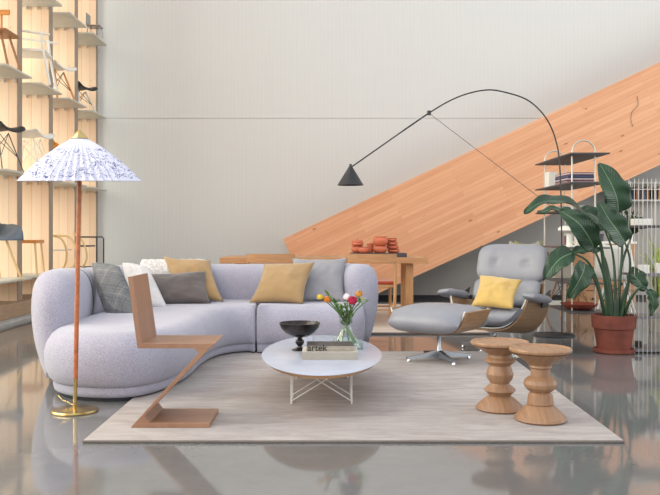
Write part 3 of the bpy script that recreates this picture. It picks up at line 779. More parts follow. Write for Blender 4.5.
def ushell(bm, hw, hy0, hy1, zc, rise, pw=2.6, th=0.011, n=28, m=12, yoff=0.0, yfun=None, sh=0.0):
    """wooden U shell: x across, open ends +-y"""
    rows = []
    for i in range(n+1):
        u = -1+2*i/n; a = abs(u)
        x = hw*math.sin(u*PI/2)**1 if False else hw*u*(1.06-0.06*a*a)
        z = zc+rise*a**pw
        f = a**2.5; hy = hy0*(1-f)+hy1*f
        row = []
        for j in range(m+1):
            v = -1+2*j/m
            row.append((x, yoff+hy*v+sh*f, z+(yfun(v, a) if yfun else 0)))
        rows.append(row)
    T_, U_ = {}, {}
    for i in range(n+1):
        i0, i1 = max(i-1, 0), min(i+1, n)
        dx, dz = rows[i1][0][0]-rows[i0][0][0], rows[i1][0][2]-rows[i0][0][2]; L = math.hypot(dx, dz); nx, nz = -dz/L*th, dx/L*th
        for j in range(m+1):
            x, y, z = rows[i][j]; T_[i, j] = bm.verts.new((x, y, z)); U_[i, j] = bm.verts.new((x-nx, y, z-nz))
    for i in range(n):
        for j in range(m):
            bm.faces.new((T_[i, j], T_[i+1, j], T_[i+1, j+1], T_[i, j+1])); bm.faces.new((U_[i, j+1], U_[i+1, j+1], U_[i+1, j], U_[i, j]))
    for i in range(n):
        bm.faces.new((T_[i, 0], U_[i, 0], U_[i+1, 0], T_[i+1, 0])); bm.faces.new((T_[i, m], T_[i+1, m], U_[i+1, m], U_[i, m]))
    for j in range(m):
        bm.faces.new((T_[0, j], T_[0, j+1], U_[0, j+1], U_[0, j])); bm.faces.new((T_[n, j], U_[n, j], U_[n, j+1], T_[n, j+1]))
    return bm
TH = math.radians(-37)
ot = thing('ottoman', 'grey leather ottoman with wooden shell on a four-star metal base', 'ottoman', (0.87, 6.10, RZ), TH)
star_base(ot, 4, 0.265, 0.075, PI/4+0.15, 0.215)
def ucushion(bm, hw, hy, zc, rise, pw, ztop, tilt=0.0, yoff=0.0, n=30, buttons=(), dip=0.02, br=0.05, over=None):
    """cushion lying in a U shell: underside follows the shell, ends bulge past it"""
    G = {}; edge_pts = {}
    for i in range(n+1):
        for j in range(n+1):
            u, v = math.sin((-1+2*i/n)*PI/2), math.sin((-1+2*j/n)*PI/2)
            x = u*(hw-0.012); hyl = hy*(1-0.20*abs(u)**5); y = v*hyl
            zb = zc+rise*abs(u)**pw+0.006; zt = ztop+0.014*(1-u*u)+0.008*math.cos(v*PI)
            e = (1-abs(v)**4)**0.5; zm = zb+(zt-zb)*0.42
            eu = (1-abs(u)**6)**0.5
            w_ = 0.0
            if over and abs(y) > over-0.02: w_ = min(1, (abs(y)-over+0.02)/0.08); w_ = w_*w_*(3-2*w_)
            zb = zb*(1-w_)+w_*(zc-0.015); zm = zb+(zt-zb)*0.45
            up = max(zm, zb+0.006)+max(zt-zm, 0.004)*e*eu; dn = zm+(zb-zm)*e*((1-w_)+w_*eu)
            for bx, by in buttons:
                up -= dip*math.exp(-((x-bx)**2+(y-by)**2)/(br*br))+dip*0.3*math.exp(-((x-bx)/0.012)**2)*e
            sk = -y*tilt
            G[i, j, 1] = bm.verts.new((x, y+yoff, up+sk))
            G[i, j, -1] = G[i, j, 1] if (j in (0, n)) else bm.verts.new((x, y+yoff, dn+sk))
    for s_ in (1, -1):
        for i in range(n):
            for j in range(n):
                q = [G[i, j, s_], G[i+1, j, s_], G[i+1, j+1, s_], G[i, j+1, s_]]
                bm.faces.new(q if s_ > 0 else q[::-1])
    for k in (0, n):
        for j in range(n):
            q = []
            for v_ in (G[k, j, 1], G[k, j+1, 1], G[k, j+1, -1], G[k, j, -1]):
                if v_ not in q: q.append(v_)
            if len(q) > 2: bm.faces.new(q)
    return bm
def u_piping(par, hw, hyf, zc, rise, pw, tilt=0.0, yoff=0.0, sgn=-1):
    pts = []
    for i in range(33):
        u = math.sin((-1+i/16)*PI/2); y = sgn*hyf(abs(u)); pts.append((u*(hw-0.004), y+yoff, zc+rise*abs(u)**pw+0.004-y*tilt))
    bm = B(); tube(bm, pts, 0.006, 6); return mk('piping', bm, M['piping'], par, smooth=True)
OH = lambda a: 0.19*(1-a**2.5)+0.185*a**2.5+0.004
bm = B(); ushell(bm, 0.318, 0.19, 0.20, 0.226, 0.172, pw=4.6, sh=0.015); mk('shell', bm, M['shell'], ot, smooth=True)
bm = B(); ucushion(bm, 0.306, 0.335, 0.230, 0.125, 5, 0.414, buttons=((-0.11, 0.0), (0.11, 0.0)), over=0.20); cu = mk('cushion', bm, M['leather'], ot, smooth='all')
u_piping(cu, 0.318, OH, 0.226, 0.172, 4.6); u_piping(cu, 0.318, OH, 0.226, 0.172, 4.6, sgn=1)

lc = thing('lounge_chair', 'grey leather lounge chair with wooden shells and tufted headrest', 'chair', (1.445, 6.83, 0.0), TH)
star_base(lc, 5, 0.28, 0.085, math.radians(-17), 0.160, 'leg')
CH = lambda a: 0.27*(1-a**2.5)+0.16*a**2.5+0.004
bm = B(); ushell(bm, 0.35, 0.27, 0.235, 0.155, 0.265, pw=4.2, yoff=0.03, sh=0.075, yfun=lambda v, a: -0.14*(v*(0.27*(1-a**2.5)+0.235*a**2.5)+0.075*a**2.5)); mk('seat_shell', bm, M['shell'], lc, smooth=True)
bm = B(); ucushion(bm, 0.338, 0.295, 0.170, 0.165, 4.2, 0.350, tilt=0.14, yoff=-0.02, buttons=((-0.12, 0.0), (0.12, 0.0)), over=0.25); sc_ = mk('seat_cushion', bm, M['leather'], lc, smooth='all')
u_piping(sc_, 0.35, CH, 0.161, 0.265, 4.2, 0.14, 0.03)
def tilt(y, z, deg): return Matrix.Translation((0, y, z)) @ Matrix.Rotation(math.radians(90-deg), 4, 'X')
Tb = tilt(0.28, 0.46, 22); Th = tilt(0.395, 0.705, 16)
def back_shell(T, hw, hh, rise):
    bm = B(); ushell(bm, hw, hh, hh*0.72, -0.075, rise, pw=2.2)
    for v in bm.verts: v.co = T @ v.co
    return bm
mk('back_shell', back_shell(Tb, 0.32, 0.12, 0.10), M['shell'], lc, smooth=True)
mk('headrest_shell', back_shell(Th, 0.31, 0.165, 0.08), M['shell'], lc, smooth=True)
bm = B(); cushion(bm, 0.62, 0.24, 0.12, curve=0.05, ex=5, buttons=((-0.15, 0), (0.15, 0)), T=Tb, dip=0.015); mk('back_cushion', bm, M['leather'], lc, smooth='all')
bm = B(); cushion(bm, 0.65, 0.375, 0.14, curve=0.05, ex=4, buttons=((-0.145, 0.0), (0.145, 0.0)), T=Th, dip=0.026, br=0.03); hd = mk('headrest', bm, M['leather'], lc, smooth='all')
for s in (-1, 1):
    bm = B(); cushion(bm, 0.13, 0.42, 0.075, ex=6, T=Matrix.Translation((s*0.385, 0.0, 0.452)) @ Matrix.Rotation(math.radians(s*8), 4, 'Y') @ Matrix.Rotation(math.radians(-8), 4, 'X')); mk('armrest', bm, M['leather'], lc, smooth='all')
    bm = B(); prism(bm, [(s*0.372, 0.10, 0.36), (s*0.372, 0.24, 0.36), (s*0.372, 0.30, 0.50), (s*0.372, 0.14, 0.45)], (s*0.012, 0, 0), bevel=0.003); mk('arm_bracket', bm, M['black'], lc)
    bm = B(); box(bm, s*0.14-0.015, s*0.14+0.015, 0.0, 0.01, -0.2, 0.2, mat=Matrix.Translation((0, 0.405, 0.62)) @ Matrix.Rotation(math.radians(-18), 4, 'X')); mk('back_brace', bm, M['black'], lc)
R_ = Matrix.Rotation(TH, 3, 'Z')
def lw(x, y, z): return R_ @ Vector((x, y, z)) + Vector((1.42, 6.80, RZ))
pillow_obj('cushion', 'bright yellow square cushion resting on the grey lounge chair', at(480, 275, 6.84), at(523, 280, 6.72), at(513, 309, 6.42), at(471, 306, 6.55), 0.12, M['yellow'], None, 9)

# ------------------------------------------------------------------ floor lamp
fl = thing('floor_lamp', 'slender brass floor lamp with wide printed white shade and tan leather pole', 'lamp', (-1.375, 4.40, 0))
bm = B(); lathe(bm, [(0, 0), (0.123, 0), (0.126, 0.006), (0.12, 0.014), (0.03, 0.020), (0.016, 0.03), (0, 0.03)], seg=48); mk('base', bm, M['brass'], fl, smooth=True)
top = Vector((0.028, 0, 1.47))
def lp_(f): return Vector((0, 0, 0.02)).lerp(top, f)
bm = B(); tube(bm, [lp_(0), lp_(0.11)], 0.0115, 16); mk('lower_sleeve', bm, M['brass'], fl, smooth=True)
bm = B(); tube(bm, [lp_(0.11), lp_(0.86)], 0.0125, 16); mk('pole', bm, M['leather_pole'], fl, smooth=True)
bm = B(); tube(bm, [lp_(0.86), lp_(1.0)], 0.007, 12); mk('upper_stem', bm, M['brass'], fl, smooth=True)
bm = B(); tube(bm, catmull([(-0.10, 0.02, 0.085), (-0.07, 0.01, 0.06), (-0.045, 0.0, 0.055), (-0.02, 0.0, 0.04), (0.0, 0, 0.035)], 5), 0.003, 6); tube(bm, [(-0.05, 0, 0.015), (-0.05, 0, 0.057)], 0.003, 6); mk('cord_guide', bm, M['brass'], fl, smooth=True)
npl = 44; R1, Hh = 0.318, 0.235
bm = B(); rows = []
prof = [(0.042, Hh-0.005), (0.10, Hh-0.040), (0.165, 0.146), (0.225, 0.096), (0.275, 0.047), (R1, 0.0)]
for r, z in prof:
    rows.append([bm.verts.new(((r+(0.010*r/R1 if k % 2 else -0.010*r/R1))*math.cos(PI*k/npl), (r+(0.010*r/R1 if k % 2 else -0.010*r/R1))*math.sin(PI*k/npl), z)) for k in range(2*npl)])
for A_, Q in zip(rows, rows[1:]):
    for k in range(2*npl): bm.faces.new((A_[k], A_[(k+1) % (2*npl)], Q[(k+1) % (2*npl)], Q[k]))
sh = mk('lamp_shade', bm, M['shade'], fl); md = sh.modifiers.new('s', 'SOLIDIFY'); md.thickness = 0.002
sh.location = (0.03, 0, 1.268); sh.rotation_euler = (math.radians(3.6), 0, 0)
bm = B(); lathe(bm, [(0, 0.055), (0.006, 0.05), (0.046, 0.004), (0.048, 0.0), (0, 0)], seg=24); cp = mk('shade_cap', bm, M['brass'], fl, smooth=True); cp.location = (0.030, -0.014, 1.497)

# ------------------------------------------------------------------ arc lamp
al = thing('arc_lamp', 'tall black arc lamp with a small conical shade reaching over the sofa', 'lamp', (0, 0, 0))
DL = 7.72
bc = at(554, 335.2, DL); 
bm = B(); lathe(bm, [(0, 0), (0.195, 0), (0.198, 0.006), (0.19, 0.016), (0, 0.018)], c=(bc.x, bc.y, 0), seg=48); mk('base', bm, M['lamp_black'], al, smooth=True)
arc = [(562, 334), (562, 280), (561.5, 225), (560, 170), (556, 141), (546, 118), (529, 101), (508, 93), (486, 90), (458, 97), (429, 113), (390, 140), (351.5, 167)]
pts = catmull([at(x, y, DL) for x, y in arc], 8); pts[0].z = 0.015
bm = B(); tube(bm, pts, 0.0068, 10); mk('pole', bm, M['lamp_black'], al, smooth=True)
bm = B(); tube(bm, [at(352, 166.5, DL-0.01), at(429, 113.5, DL-0.01)], 0.0035, 6); mk('thin_rod', bm, M['lamp_black'], al, smooth=True)
bm = B(); j = at(429, 113, DL); lathe(bm, [(0, -0.02), (0.018, -0.02), (0.02, 0.0), (0.018, 0.022), (0, 0.022)], c=tuple(j), seg=14); mk('joint', bm, M['lamp_black'], al, smooth=True)
bm = B(); tube(bm, [at(430, 114, DL), at(561, 214, DL)], 0.0028, 6); mk('cable', bm, M['shelf_dk'], al, smooth=True)
ap = at(350.5, 164, DL)
bm = B(); lathe(bm, [(0.0, 0.0), (0.012, 0.0), (0.014, -0.02), (0.128, -0.205), (0.124, -0.205), (0.01, -0.024), (0, -0.024)], seg=40)
o = mk('lamp_shade', bm, M['lamp_black'], al, smooth=True); o.location = ap

# ------------------------------------------------------------------ dining table and chairs
DZ = 0.022
dt = thing('dining_table', 'long oak dining table with thick legs standing behind the sofa', 'table', (0, 0, DZ))
bm = B(); box(bm, -1.16, 1.13, 8.8, 9.7, 0.635, 0.70, bevel=0.004); mk('tabletop', bm, M['oak'], dt)
for x in (-1.0, 0.905):
    for y in (8.92, 9.45):
        bm = B(); box(bm, x, x+0.08, y, y+0.12, 0, 0.635, bevel=0.003); mk('leg', bm, M['oak_z'], dt)
def dchair(label, x, y):
    t = thing('dining_chair', label, 'chair', (x, y, DZ), 0)
    w_ = 0.235
    for s in (-1, 1):
        bm = B(); tube(bm, catmull([(s*w_*0.92, -0.20, 0), (s*w_, -0.20, 0.40), (s*w_, -0.215, 0.735)], 5), 0.017, 12); mk('rear_leg', bm, M['oak_z'], t, smooth=True)
        bm = B(); tube(bm, [(s*w_*0.92, 0.22, 0), (s*w_*0.92, 0.22, 0.44)], 0.016, 12); mk('front_leg', bm, M['oak_z'], t, smooth=True)
        bm = B(); tube(bm, [(s*w_*0.92, -0.20, 0.22), (s*w_*0.92, 0.22, 0.22)], 0.010, 8); mk('side_rail', bm, M['oak'], t, smooth=True)
    bm = B(); R = []
    for i in range(13):
        u = -1+i/6; c = Vector((u*(w_+0.012), -0.228-0.035*(1-u*u), 0)); R.append([bm.verts.new(c+Vector((0, yy, z))) for yy, z in ((0.010, 0.665), (0.012, 0.752), (-0.010, 0.752), (-0.010, 0.665))])
    for A_, Q in zip(R, R[1:]):
        for k in range(4): bm.faces.new((A_[k], A_[(k+1) % 4], Q[(k+1) % 4], Q[k]))
    bm.faces.new(R[0][::-1]); bm.faces.new(R[-1]); mk('top_rail', bm, M['oak'], t)
    bm = B(); box(bm, -w_, w_, -0.19, 0.23, 0.40, 0.43, bevel=0.004); mk('seat_frame', bm, M['oak'], t)
    bm = B(); box(bm, -w_+0.02, w_-0.005, -0.18, 0.225, 0.431, 0.465, bevel=0.012); mk('seat', bm, M['red_seat'], t)
    for y_ in (-0.20, 0.22):
        bm = B(); tube(bm, [(-w_*0.92, y_, 0.17), (w_*0.92, y_, 0.17)], 0.009, 8); mk('stretcher', bm, M['oak'], t, smooth=True)
    return t
dg = 'oak dining chairs behind the sofa'
c1 = dchair('oak dining chair whose curved top rail shows behind the ochre and grey cushions', -0.56, 8.52)
c2 = dup(c1, (0.495, 8.52, DZ), 0, 'oak dining chair with red seat in front of the terracotta pots', dg); c1['group'] = dg
# tray and pots
TT = DZ+0.7005
tcx = (378-CX)*9.05/F
bm = B(); box(bm, -0.31, 0.31, -0.17, 0.17, 0, 0.045, bevel=0.003); o = mk('tray', bm, M['slate']); o.location = (tcx, 9.05, TT)
tag(o, 'dark slate slab under the terracotta pots on the dining table', 'tray')
PZ = TT+0.0455
def pot(name, label, cat, px, D, r, hgt, z0=0.0, bulge=1.0, rim=0.9, lid=False):
    hgt *= 1.18; z0 *= 1.18; r *= 1.04
    x = (px-CX)*D/F
    t = thing(name, label, cat, (x, D, PZ+z0), 0, 'terracotta pots on the slate slab')
    bm = B(); lathe(bm, [(0, 0), (r*0.62, 0), (r*0.85*bulge, hgt*0.18), (r*bulge, hgt*0.5), (r*0.93*bulge, hgt*0.8), (r*rim, hgt*0.93), (r*(rim+0.07), hgt), (r*(rim-0.05), hgt), (r*(rim-0.1), hgt*0.9), (r*0.8, hgt*0.4), (r*0.5, hgt*0.12), (0, hgt*0.1)], seg=32); mk('vessel', bm, M['terra_gloss'], t, smooth=True)
    if lid:
        bm = B(); lathe(bm, [(0, hgt+0.001), (r*(rim+0.02), hgt+0.001), (r*0.85, hgt+0.02), (r*0.2, hgt+0.028), (r*0.16, hgt+0.036), (0, hgt+0.038)], seg=32); mk('lid', bm, M['terra_gloss'], t, smooth=True)
    return t
pot('pot', 'lower terracotta pot of the stack at the left end of the slab', 'pot', 357.5, 9.12, 0.068, 0.062)
pot('pot', 'lidded terracotta pot on top of the leftmost stack', 'pot', 357.5, 9.12, 0.066, 0.04, 0.0625, lid=True)
pot('bowl', 'small low terracotta bowl in front of the leftmost stack', 'bowl', 363.5, 8.95, 0.062, 0.058)
pot('jar', 'small terracotta jar between the left stack and the large bowls', 'jar', 370.5, 9.12, 0.04, 0.09, bulge=0.95, rim=0.9)
pot('bowl', 'wide terracotta bowl carrying the largest bowl of the group', 'bowl', 380, 9.0, 0.082, 0.068)
pot('bowl', 'largest round terracotta bowl, stacked at the centre of the group', 'bowl', 380.5, 9.0, 0.085, 0.088, 0.0685, bulge=1.0, rim=0.74)
for i in range(4):
    pot('dish', ['bottom', 'second', 'third', 'topmost'][i]+' terracotta dish of the stack at the right end', 'dish', 393.5-0.9*i, 9.08, 0.068, 0.034, 0.0355*i, bulge=0.98, rim=0.96)

# ------------------------------------------------------------------ tall shelf unit
su = thing('shelf_unit', 'tall narrow metal rack with round-arched poles and dark shelves', 'shelf', (0, 0, 0))
XL, XR = 2.47, 2.72
for nm, D in (('pole_frame', 8.0), ('pole_frame', 9.0)):
    bm = B(); zt = 1.80
    arcp = [Vector((XL, D, 0.002)), Vector((XL, D, 0.9)), Vector((XL, D, zt))]+[Vector((XL+0.115-0.115*math.cos(a), D, zt+0.115*math.sin(a))) for a in [PI*q/14 for q in range(1, 14)]]+[Vector((XL+0.23, D, zt)), Vector((XL+0.23, D, 0.9)), Vector((XL+0.23, D, 0.002))]
    tube(bm, arcp, 0.008, 10); mk(nm, bm, M['rod_metal'], su, smooth=True)
SH = [1.775, 1.49, 1.22, 0.85, 0.50, 0.215]
for z in SH:
    bm = B(); box(bm, 2.39, 2.78, 7.8, 9.1, z-0.014, z, bevel=0.002); mk('shelf', bm, M['shelf_dk'], su)
def on(x, y, z): return (x, y, z+0.0008)
# shelf contents
def slabthing(name, label, cat, x, y, z, sx, sy, h_, mat, rz=0, grp=None, bev=0.003):
    bm = B(); box(bm, -sx/2, sx/2, -sy/2, sy/2, 0, h_, bevel=bev); o = mk(name, bm, mat); o.location = on(x, y, z); o.rotation_euler = (0, 0, rz)
    return tag(o, label, cat, grp)
z = SH[1]
fg = 'folded cloths on the second shelf'
for i, (h_, m_) in enumerate(((0.03, 'mag_c'), (0.026, 'stripe'), (0.026, 'mag_b'), (0.03, 'stripe'))):
    slabthing('folded_cloth', ['lowest mauve', 'second striped', 'third dark blue', 'topmost striped'][i]+' cloth of the folded stack on the rack', 'cloth', 2.585, 8.3, z+sum((0.03, 0.026, 0.026, 0.03)[:i])+0.001*i, 0.29-0.008*i, 0.40, h_, M[m_], 0.02*i, fg, 0.008)
slabthing('box', 'upright white box beside the folded cloths on the rack', 'box', 2.49, 8.80, z, 0.10, 0.16, 0.17, M['white_pl'])
bm = B(); lathe(bm, [(0, 0), (0.05, 0), (0.10, 0.03), (0.13, 0.06), (0.125, 0.06), (0.095, 0.034), (0.045, 0.008), (0, 0.008)], seg=32); o = mk('bowl', bm, M['white_pl'], smooth=True); o.location = on(2.57, 8.72, SH[2]); tag(o, 'white bowl on the third shelf of the tall rack', 'bowl')
bm = B(); lathe(bm, [(0, 0), (0.05, 0), (0.09, 0.02), (0.115, 0.05), (0.11, 0.05), (0.085, 0.024), (0.045, 0.008), (0, 0.008)], seg=32); o = mk('bowl', bm, M['white_pl'], smooth=True); o.location = on(2.58, 8.2, SH[2]); tag(o, 'shallow white dish on the third shelf near the plant leaves', 'bowl')
z = SH[3]
t = thing('table_lamp', 'small white mushroom lamp on the fourth shelf of the rack', 'lamp', on(2.45, 8.02, z))
bm = B(); lathe(bm, [(0, 0), (0.06, 0), (0.06, 0.012), (0.03, 0.02), (0.028, 0.14), (0, 0.14)], seg=28); mk('stand', bm, M['white_pl'], t, smooth=True)
bm = B(); lathe(bm, [(0, 0.215), (0.08, 0.21), (0.11, 0.19), (0.11, 0.165), (0.07, 0.142), (0, 0.141)], seg=32); mk('lamp_shade', bm, M['white_pl'], t, smooth=True)
for i, (x, y, hh, m_) in enumerate(((2.60, 8.05, 0.12, 'glass'), (2.68, 8.12, 0.14, 'white_pl'), (2.66, 8.42, 0.13, 'white_pl'), (2.56, 8.55, 0.11, 'mag_c'))):
    bm = B(); lathe(bm, [(0, 0), (0.033, 0), (0.036, hh*0.5), (0.036, hh), (0.032, hh), (0.031, 0.008), (0, 0.008)], seg=24); o = mk('tumbler', bm, M[m_], smooth=True); o.location = on(x, y, z)
    tag(o, ['clear glass tumbler at the front of the fourth rack shelf', 'tall white cup at the front of the fourth rack shelf', 'white cup further back on the fourth rack shelf', 'mauve cup behind the others on the fourth rack shelf'][i], 'cup', 'cups on the fourth shelf')
z = SH[5]
slabthing('book', 'white paperback lying flat at the far end of the bottom rack shelf', 'book', 2.53, 8.75, z, 0.22, 0.3, 0.025, M['white_pl'])
bm = B(); lathe(bm, [(0, 0), (0.10, 0), (0.16, 0.03), (0.185, 0.062), (0.178, 0.062), (0.15, 0.036), (0.09, 0.012), (0, 0.01)], seg=40, sy=1.15); o = mk('dish', bm, M['mag_a'], smooth=True); o.location = on(2.58, 8.12, z); tag(o, 'wide brick-red dish on the bottom shelf of the rack', 'dish')
slabthing('storage_box', 'stone-coloured box on the fifth shelf of the rack', 'box', 2.6, 8.8, SH[4], 0.22, 0.22, 0.14, M['linen_book'])

# ------------------------------------------------------------------ potted plant
pp = thing('potted_plant', 'large bird-of-paradise plant with glossy leaves in a terracotta pot', 'plant', (0, 0, 0))
PX, PY = 2.39, 6.62
bm = B(); lathe(bm, [(0, 0), (0.155, 0), (0.165, 0.01), (0.165, 0.034), (0.15, 0.036), (0.14, 0.02), (0, 0.02)], c=(PX, PY, 0), seg=44); mk('saucer', bm, M['terra_pot'], pp, smooth=True)
bm = B(); lathe(bm, [(0, 0.022), (0.132, 0.022), (0.158, 0.20), (0.173, 0.205), (0.180, 0.31), (0.165, 0.312), (0.158, 0.27), (0, 0.268)], c=(PX, PY, 0), seg=44); mk('pot', bm, M['terra_pot'], pp, smooth=True)
bm = B(); lathe(bm, [(0, 0.2685), (0.156, 0.2695), (0.154, 0.285), (0, 0.292)], c=(PX, PY, 0), seg=30); mk('soil', bm, M['soil'], pp)
def leaf(mid, wid, face=(0, -1, 0.25), fold=0.25, ripple=0.012, wf=None, seed=0):
    P = catmull([at(*m) for m in mid], 10); n = len(P); bm = B(); uvl = bm.loops.layers.uv.new('UVMap'); G = {}; NW = 5
    fv = Vector(face).normalized()
    for i, p in enumerate(P):
        f = i/(n-1); t = (P[min(i+1, n-1)]-P[max(i-1, 0)]).normalized()
        s = t.cross(fv).normalized(); nn = s.cross(t).normalized()
        if nn.dot(fv) < 0: nn = -nn
        wv = (math.sin(PI*min(1, f**0.75)))**0.62 if 0 < f < 1 else 0.0
        wv = wid*max(wv, 0.015)
        for k in range(-NW, NW+1):
            u = k/NW
            G[i, k] = bm.verts.new(p+s*wv*u+nn*(abs(u)*wv*fold+ripple*math.sin(f*19+u*4+seed)*abs(u)))
    for i in range(n-1):
        for k in range(-NW, NW):
            q = [(i, k), (i+1, k), (i+1, k+1), (i, k+1)]; fc = bm.faces.new([G[a] for a in q])
            for lp, (a, b) in zip(fc.loops, q): lp[uvl].uv = (0.5+0.5*b/NW, a/(n-1))
    return bm
def plant_leaf(stalk, mid, wid, face=(0, -1, 0.25), fold=0.25, seed=0, r=0.009):
    L = mk('leaf', leaf(mid, wid, face, fold, seed=seed), M['leaf'], pp, smooth='all', recalc=False)
    md = L.modifiers.new('s', 'SOLIDIFY'); md.thickness = 0.0025
    a = [at(*q) for q in stalk]; P = catmull(a, 8)
    bm = B(); tube(bm, P, [r*1.7-(r*1.0)*i/(len(P)-1) for i in range(len(P))], 8); mk('stalk', bm, M['dkstem'], pp, smooth=True)
g0 = lambda dx, dd=0: (613+dx, 325, 6.62+dd)
plant_leaf([g0(4), (620, 280, 6.62), (622, 245, 6.62), (618, 211, 6.6)], [(618, 213, 6.6), (617, 200, 6.56), (611, 184, 6.54), (599, 163, 6.6)], 0.135, (0.25, -1, 0.1), 0.2, 1)
plant_leaf([g0(6, -.05), (628, 285, 6.5), (630, 260, 6.45), (624, 240, 6.42)], [(625, 243, 6.42), (618, 232, 6.38), (608, 218, 6.36), (599, 202, 6.4)], 0.11, (0.1, -1, 0.3), 0.25, 2)
plant_leaf([g0(-3, -.04), (606, 285, 6.55), (598, 258, 6.5), (592, 246, 6.5)], [(594, 248, 6.5), (588, 236, 6.42), (578, 223, 6.4), (560, 210, 6.45)], 0.105, (-0.2, -1, 0.35), 0.2, 3)
plant_leaf([g0(-1), (607, 280, 6.7), (600, 240, 6.7), (590, 222, 6.68)], [(591, 222, 6.68), (575, 207, 6.62), (556, 201, 6.55), (538, 204, 6.5), (524, 214, 6.48)], 0.075, (0.1, -0.55, 0.9), 0.3, 4)
plant_leaf([g0(-5, .04), (604, 275, 6.8), (598, 238, 6.85), (580, 215, 6.85)], [(580, 216, 6.85), (566, 211, 6.85), (550, 210, 6.85), (537, 214, 6.82)], 0.06, (0, -0.4, 1), 0.2, 5)
plant_leaf([g0(-6, -.04), (598, 285, 6.5), (588, 262, 6.42), (572, 253, 6.38)], [(573, 253, 6.38), (563, 257, 6.34), (554, 265, 6.3), (545, 279, 6.3)], 0.085, (-0.35, -1, 0.3), 0.25, 6)
plant_leaf([g0(-7, -.02), (600, 295, 6.45), (592, 275, 6.36), (580, 262, 6.34)], [(585, 263, 6.34), (583, 272, 6.28), (577, 284, 6.26), (568, 298, 6.28)], 0.085, (0.2, -1, 0.2), 0.25, 7)
plant_leaf([g0(2, .03), (615, 280, 6.75), (612, 250, 6.8), (604, 228, 6.8)], [(604, 230, 6.8), (600, 222, 6.8), (590, 214, 6.78), (578, 212, 6.75)], 0.09, (0.0, -1, 0.5), 0.25, 8)
plant_leaf([g0(7, .02), (622, 300, 6.6), (627, 285, 6.6), (630, 276, 6.58)], [(628, 274, 6.58), (634, 276, 6.55), (640, 283, 6.52), (645, 291, 6.52)], 0.08, (0.2, -1, 0.3), 0.2, 9)
plant_leaf([g0(0, .06), (611, 290, 6.75), (606, 262, 6.8), (600, 250, 6.82)], [(600, 250, 6.8), (590, 250, 6.76), (578, 251, 6.74), (566, 257, 6.74)], 0.05, (0, -0.7, 0.8), 0.25, 10)
plant_leaf([g0(5, .06), (621, 270, 6.75), (630, 240, 6.85), (633, 232, 6.9)], [(628, 232, 6.9), (634, 226, 6.9), (640, 224, 6.88), (648, 228, 6.86)], 0.07, (0, -1, 0.5), 0.25, 11)
plant_leaf([g0(8, .0), (630, 300, 6.5), (641, 287, 6.46), (648, 290, 6.44)], [(648, 290, 6.44), (652, 296, 6.42), (653, 305, 6.41), (650, 316, 6.41)], 0.045, (0.1, -1, 0.2), 0.25, 12)

# ------------------------------------------------------------------ right hand clutter
# vertical-rod screen shelving
ws = thing('wire_shelving', 'white shelving screen made of close vertical metal rods at the right edge', 'shelf', (0, 0, 0))
RY = 6.55
x_a = (634.5-CX)*RY/F
bm = B()
for i in range(21):
    tube(bm, [(x_a+i*0.035, RY, 0.0), (x_a+i*0.035, RY, 1.43)], 0.0022, 6)
rods = mk('rods', bm, M['rod_metal'], ws, smooth=True); rods['kind'] = 'stuff'
bm = B()
for i in range(3):
    tube(bm, [(x_a, RY+0.12+i*0.12, 0.0), (x_a, RY+0.12+i*0.12, 1.43)], 0.003, 6)
for i in range(7):
    tube(bm, [(x_a+i*0.105, RY+0.36, 0.0), (x_a+i*0.105, RY+0.36, 1.43)], 0.003, 6)
rods = mk('side_rods', bm, M['rod_metal'], ws, smooth=True); rods['kind'] = 'stuff'
WS = [1.05, 0.65, 0.30, 0.03]
for z in WS:
    bm = B(); box(bm, x_a+0.012, x_a+0.70, RY+0.012, RY+0.345, z-0.018, z); mk('shelf', bm, M['shelf_dk'] if z > 1 else M['leather_dk'], ws)
slabthing('box', 'white box on the top shelf behind the vertical rods', 'box', x_a+0.12, RY+0.16, WS[0], 0.14, 0.12, 0.055, M['white_pl'])
for i, (dx, hh) in enumerate(((0.055, 0.07), (0.20, 0.085))):
    slabthing('white_block', ['small white frame block on the middle shelf, next to the rod corner', 'larger white frame block on the middle shelf behind the rods'][i], 'ornament', x_a+dx+0.08, RY+0.15, WS[1], 0.08, 0.05, hh, M['white_pl'])
slabthing('black_block', 'small black block low behind the vertical rods', 'box', x_a+0.03+0.06, RY+0.16, WS[3], 0.05, 0.05, 0.05, M['black'])
# wall rack with magazines under the stair
wr = thing('wall_rack', 'small white wire rack fixed to the grey wall under the stair', 'rack', (0, 0, 0))
YR = YB-0.12
def wp(px, py, y=YR): q = at(px, py, 12.1); return Vector((q.x, y, q.z))
bm = B()
for py in (183, 190, 201):
    a, b = wp(619, py), wp(664, py)
    tube(bm, [a-Vector((0, 0.25, 0)), b-Vector((0, 0.25, 0))], 0.008, 6); tube(bm, [a, b], 0.008, 6)
for px in (619, 634, 650, 664):
    tube(bm, [wp(px, 183)-Vector((0, 0.25, 0)), wp(px, 201)-Vector((0, 0.25, 0))], 0.008, 6); tube(bm, [wp(px, 201), wp(px, 201)-Vector((0, 0.25, 0))], 0.008, 6); tube(bm, [wp(px, 183), wp(px, 201)], 0.008, 6)
mk('wire_frame', bm, M['white_metal'], wr, smooth=True)
bm = B(); a = wp(612, 201); box(bm, a.x, a.x+0.09, YR-0.22, YR, a.z, a.z+0.27, bevel=0.003); mk('side_board', bm, M['brownw'], wr)
bm = B(); a = wp(619, 201); box(bm, a.x, a.x+0.68, YR-0.24, YR-0.01, a.z+0.009, a.z+0.014); mk('wire_shelf', bm, M['white_metal'], wr)
for i in range(9):
    q = a.x+0.12+0.055*i
    slabthing('book', 'small dark upright book in the white wall rack', 'book', q, YR-0.13, a.z+0.015, 0.032, 0.14, 0.16+0.02*(i % 3), M[('book_dark', 'mag_b', 'brownw')[i % 3]], 0, 'upright books in the wall rack')
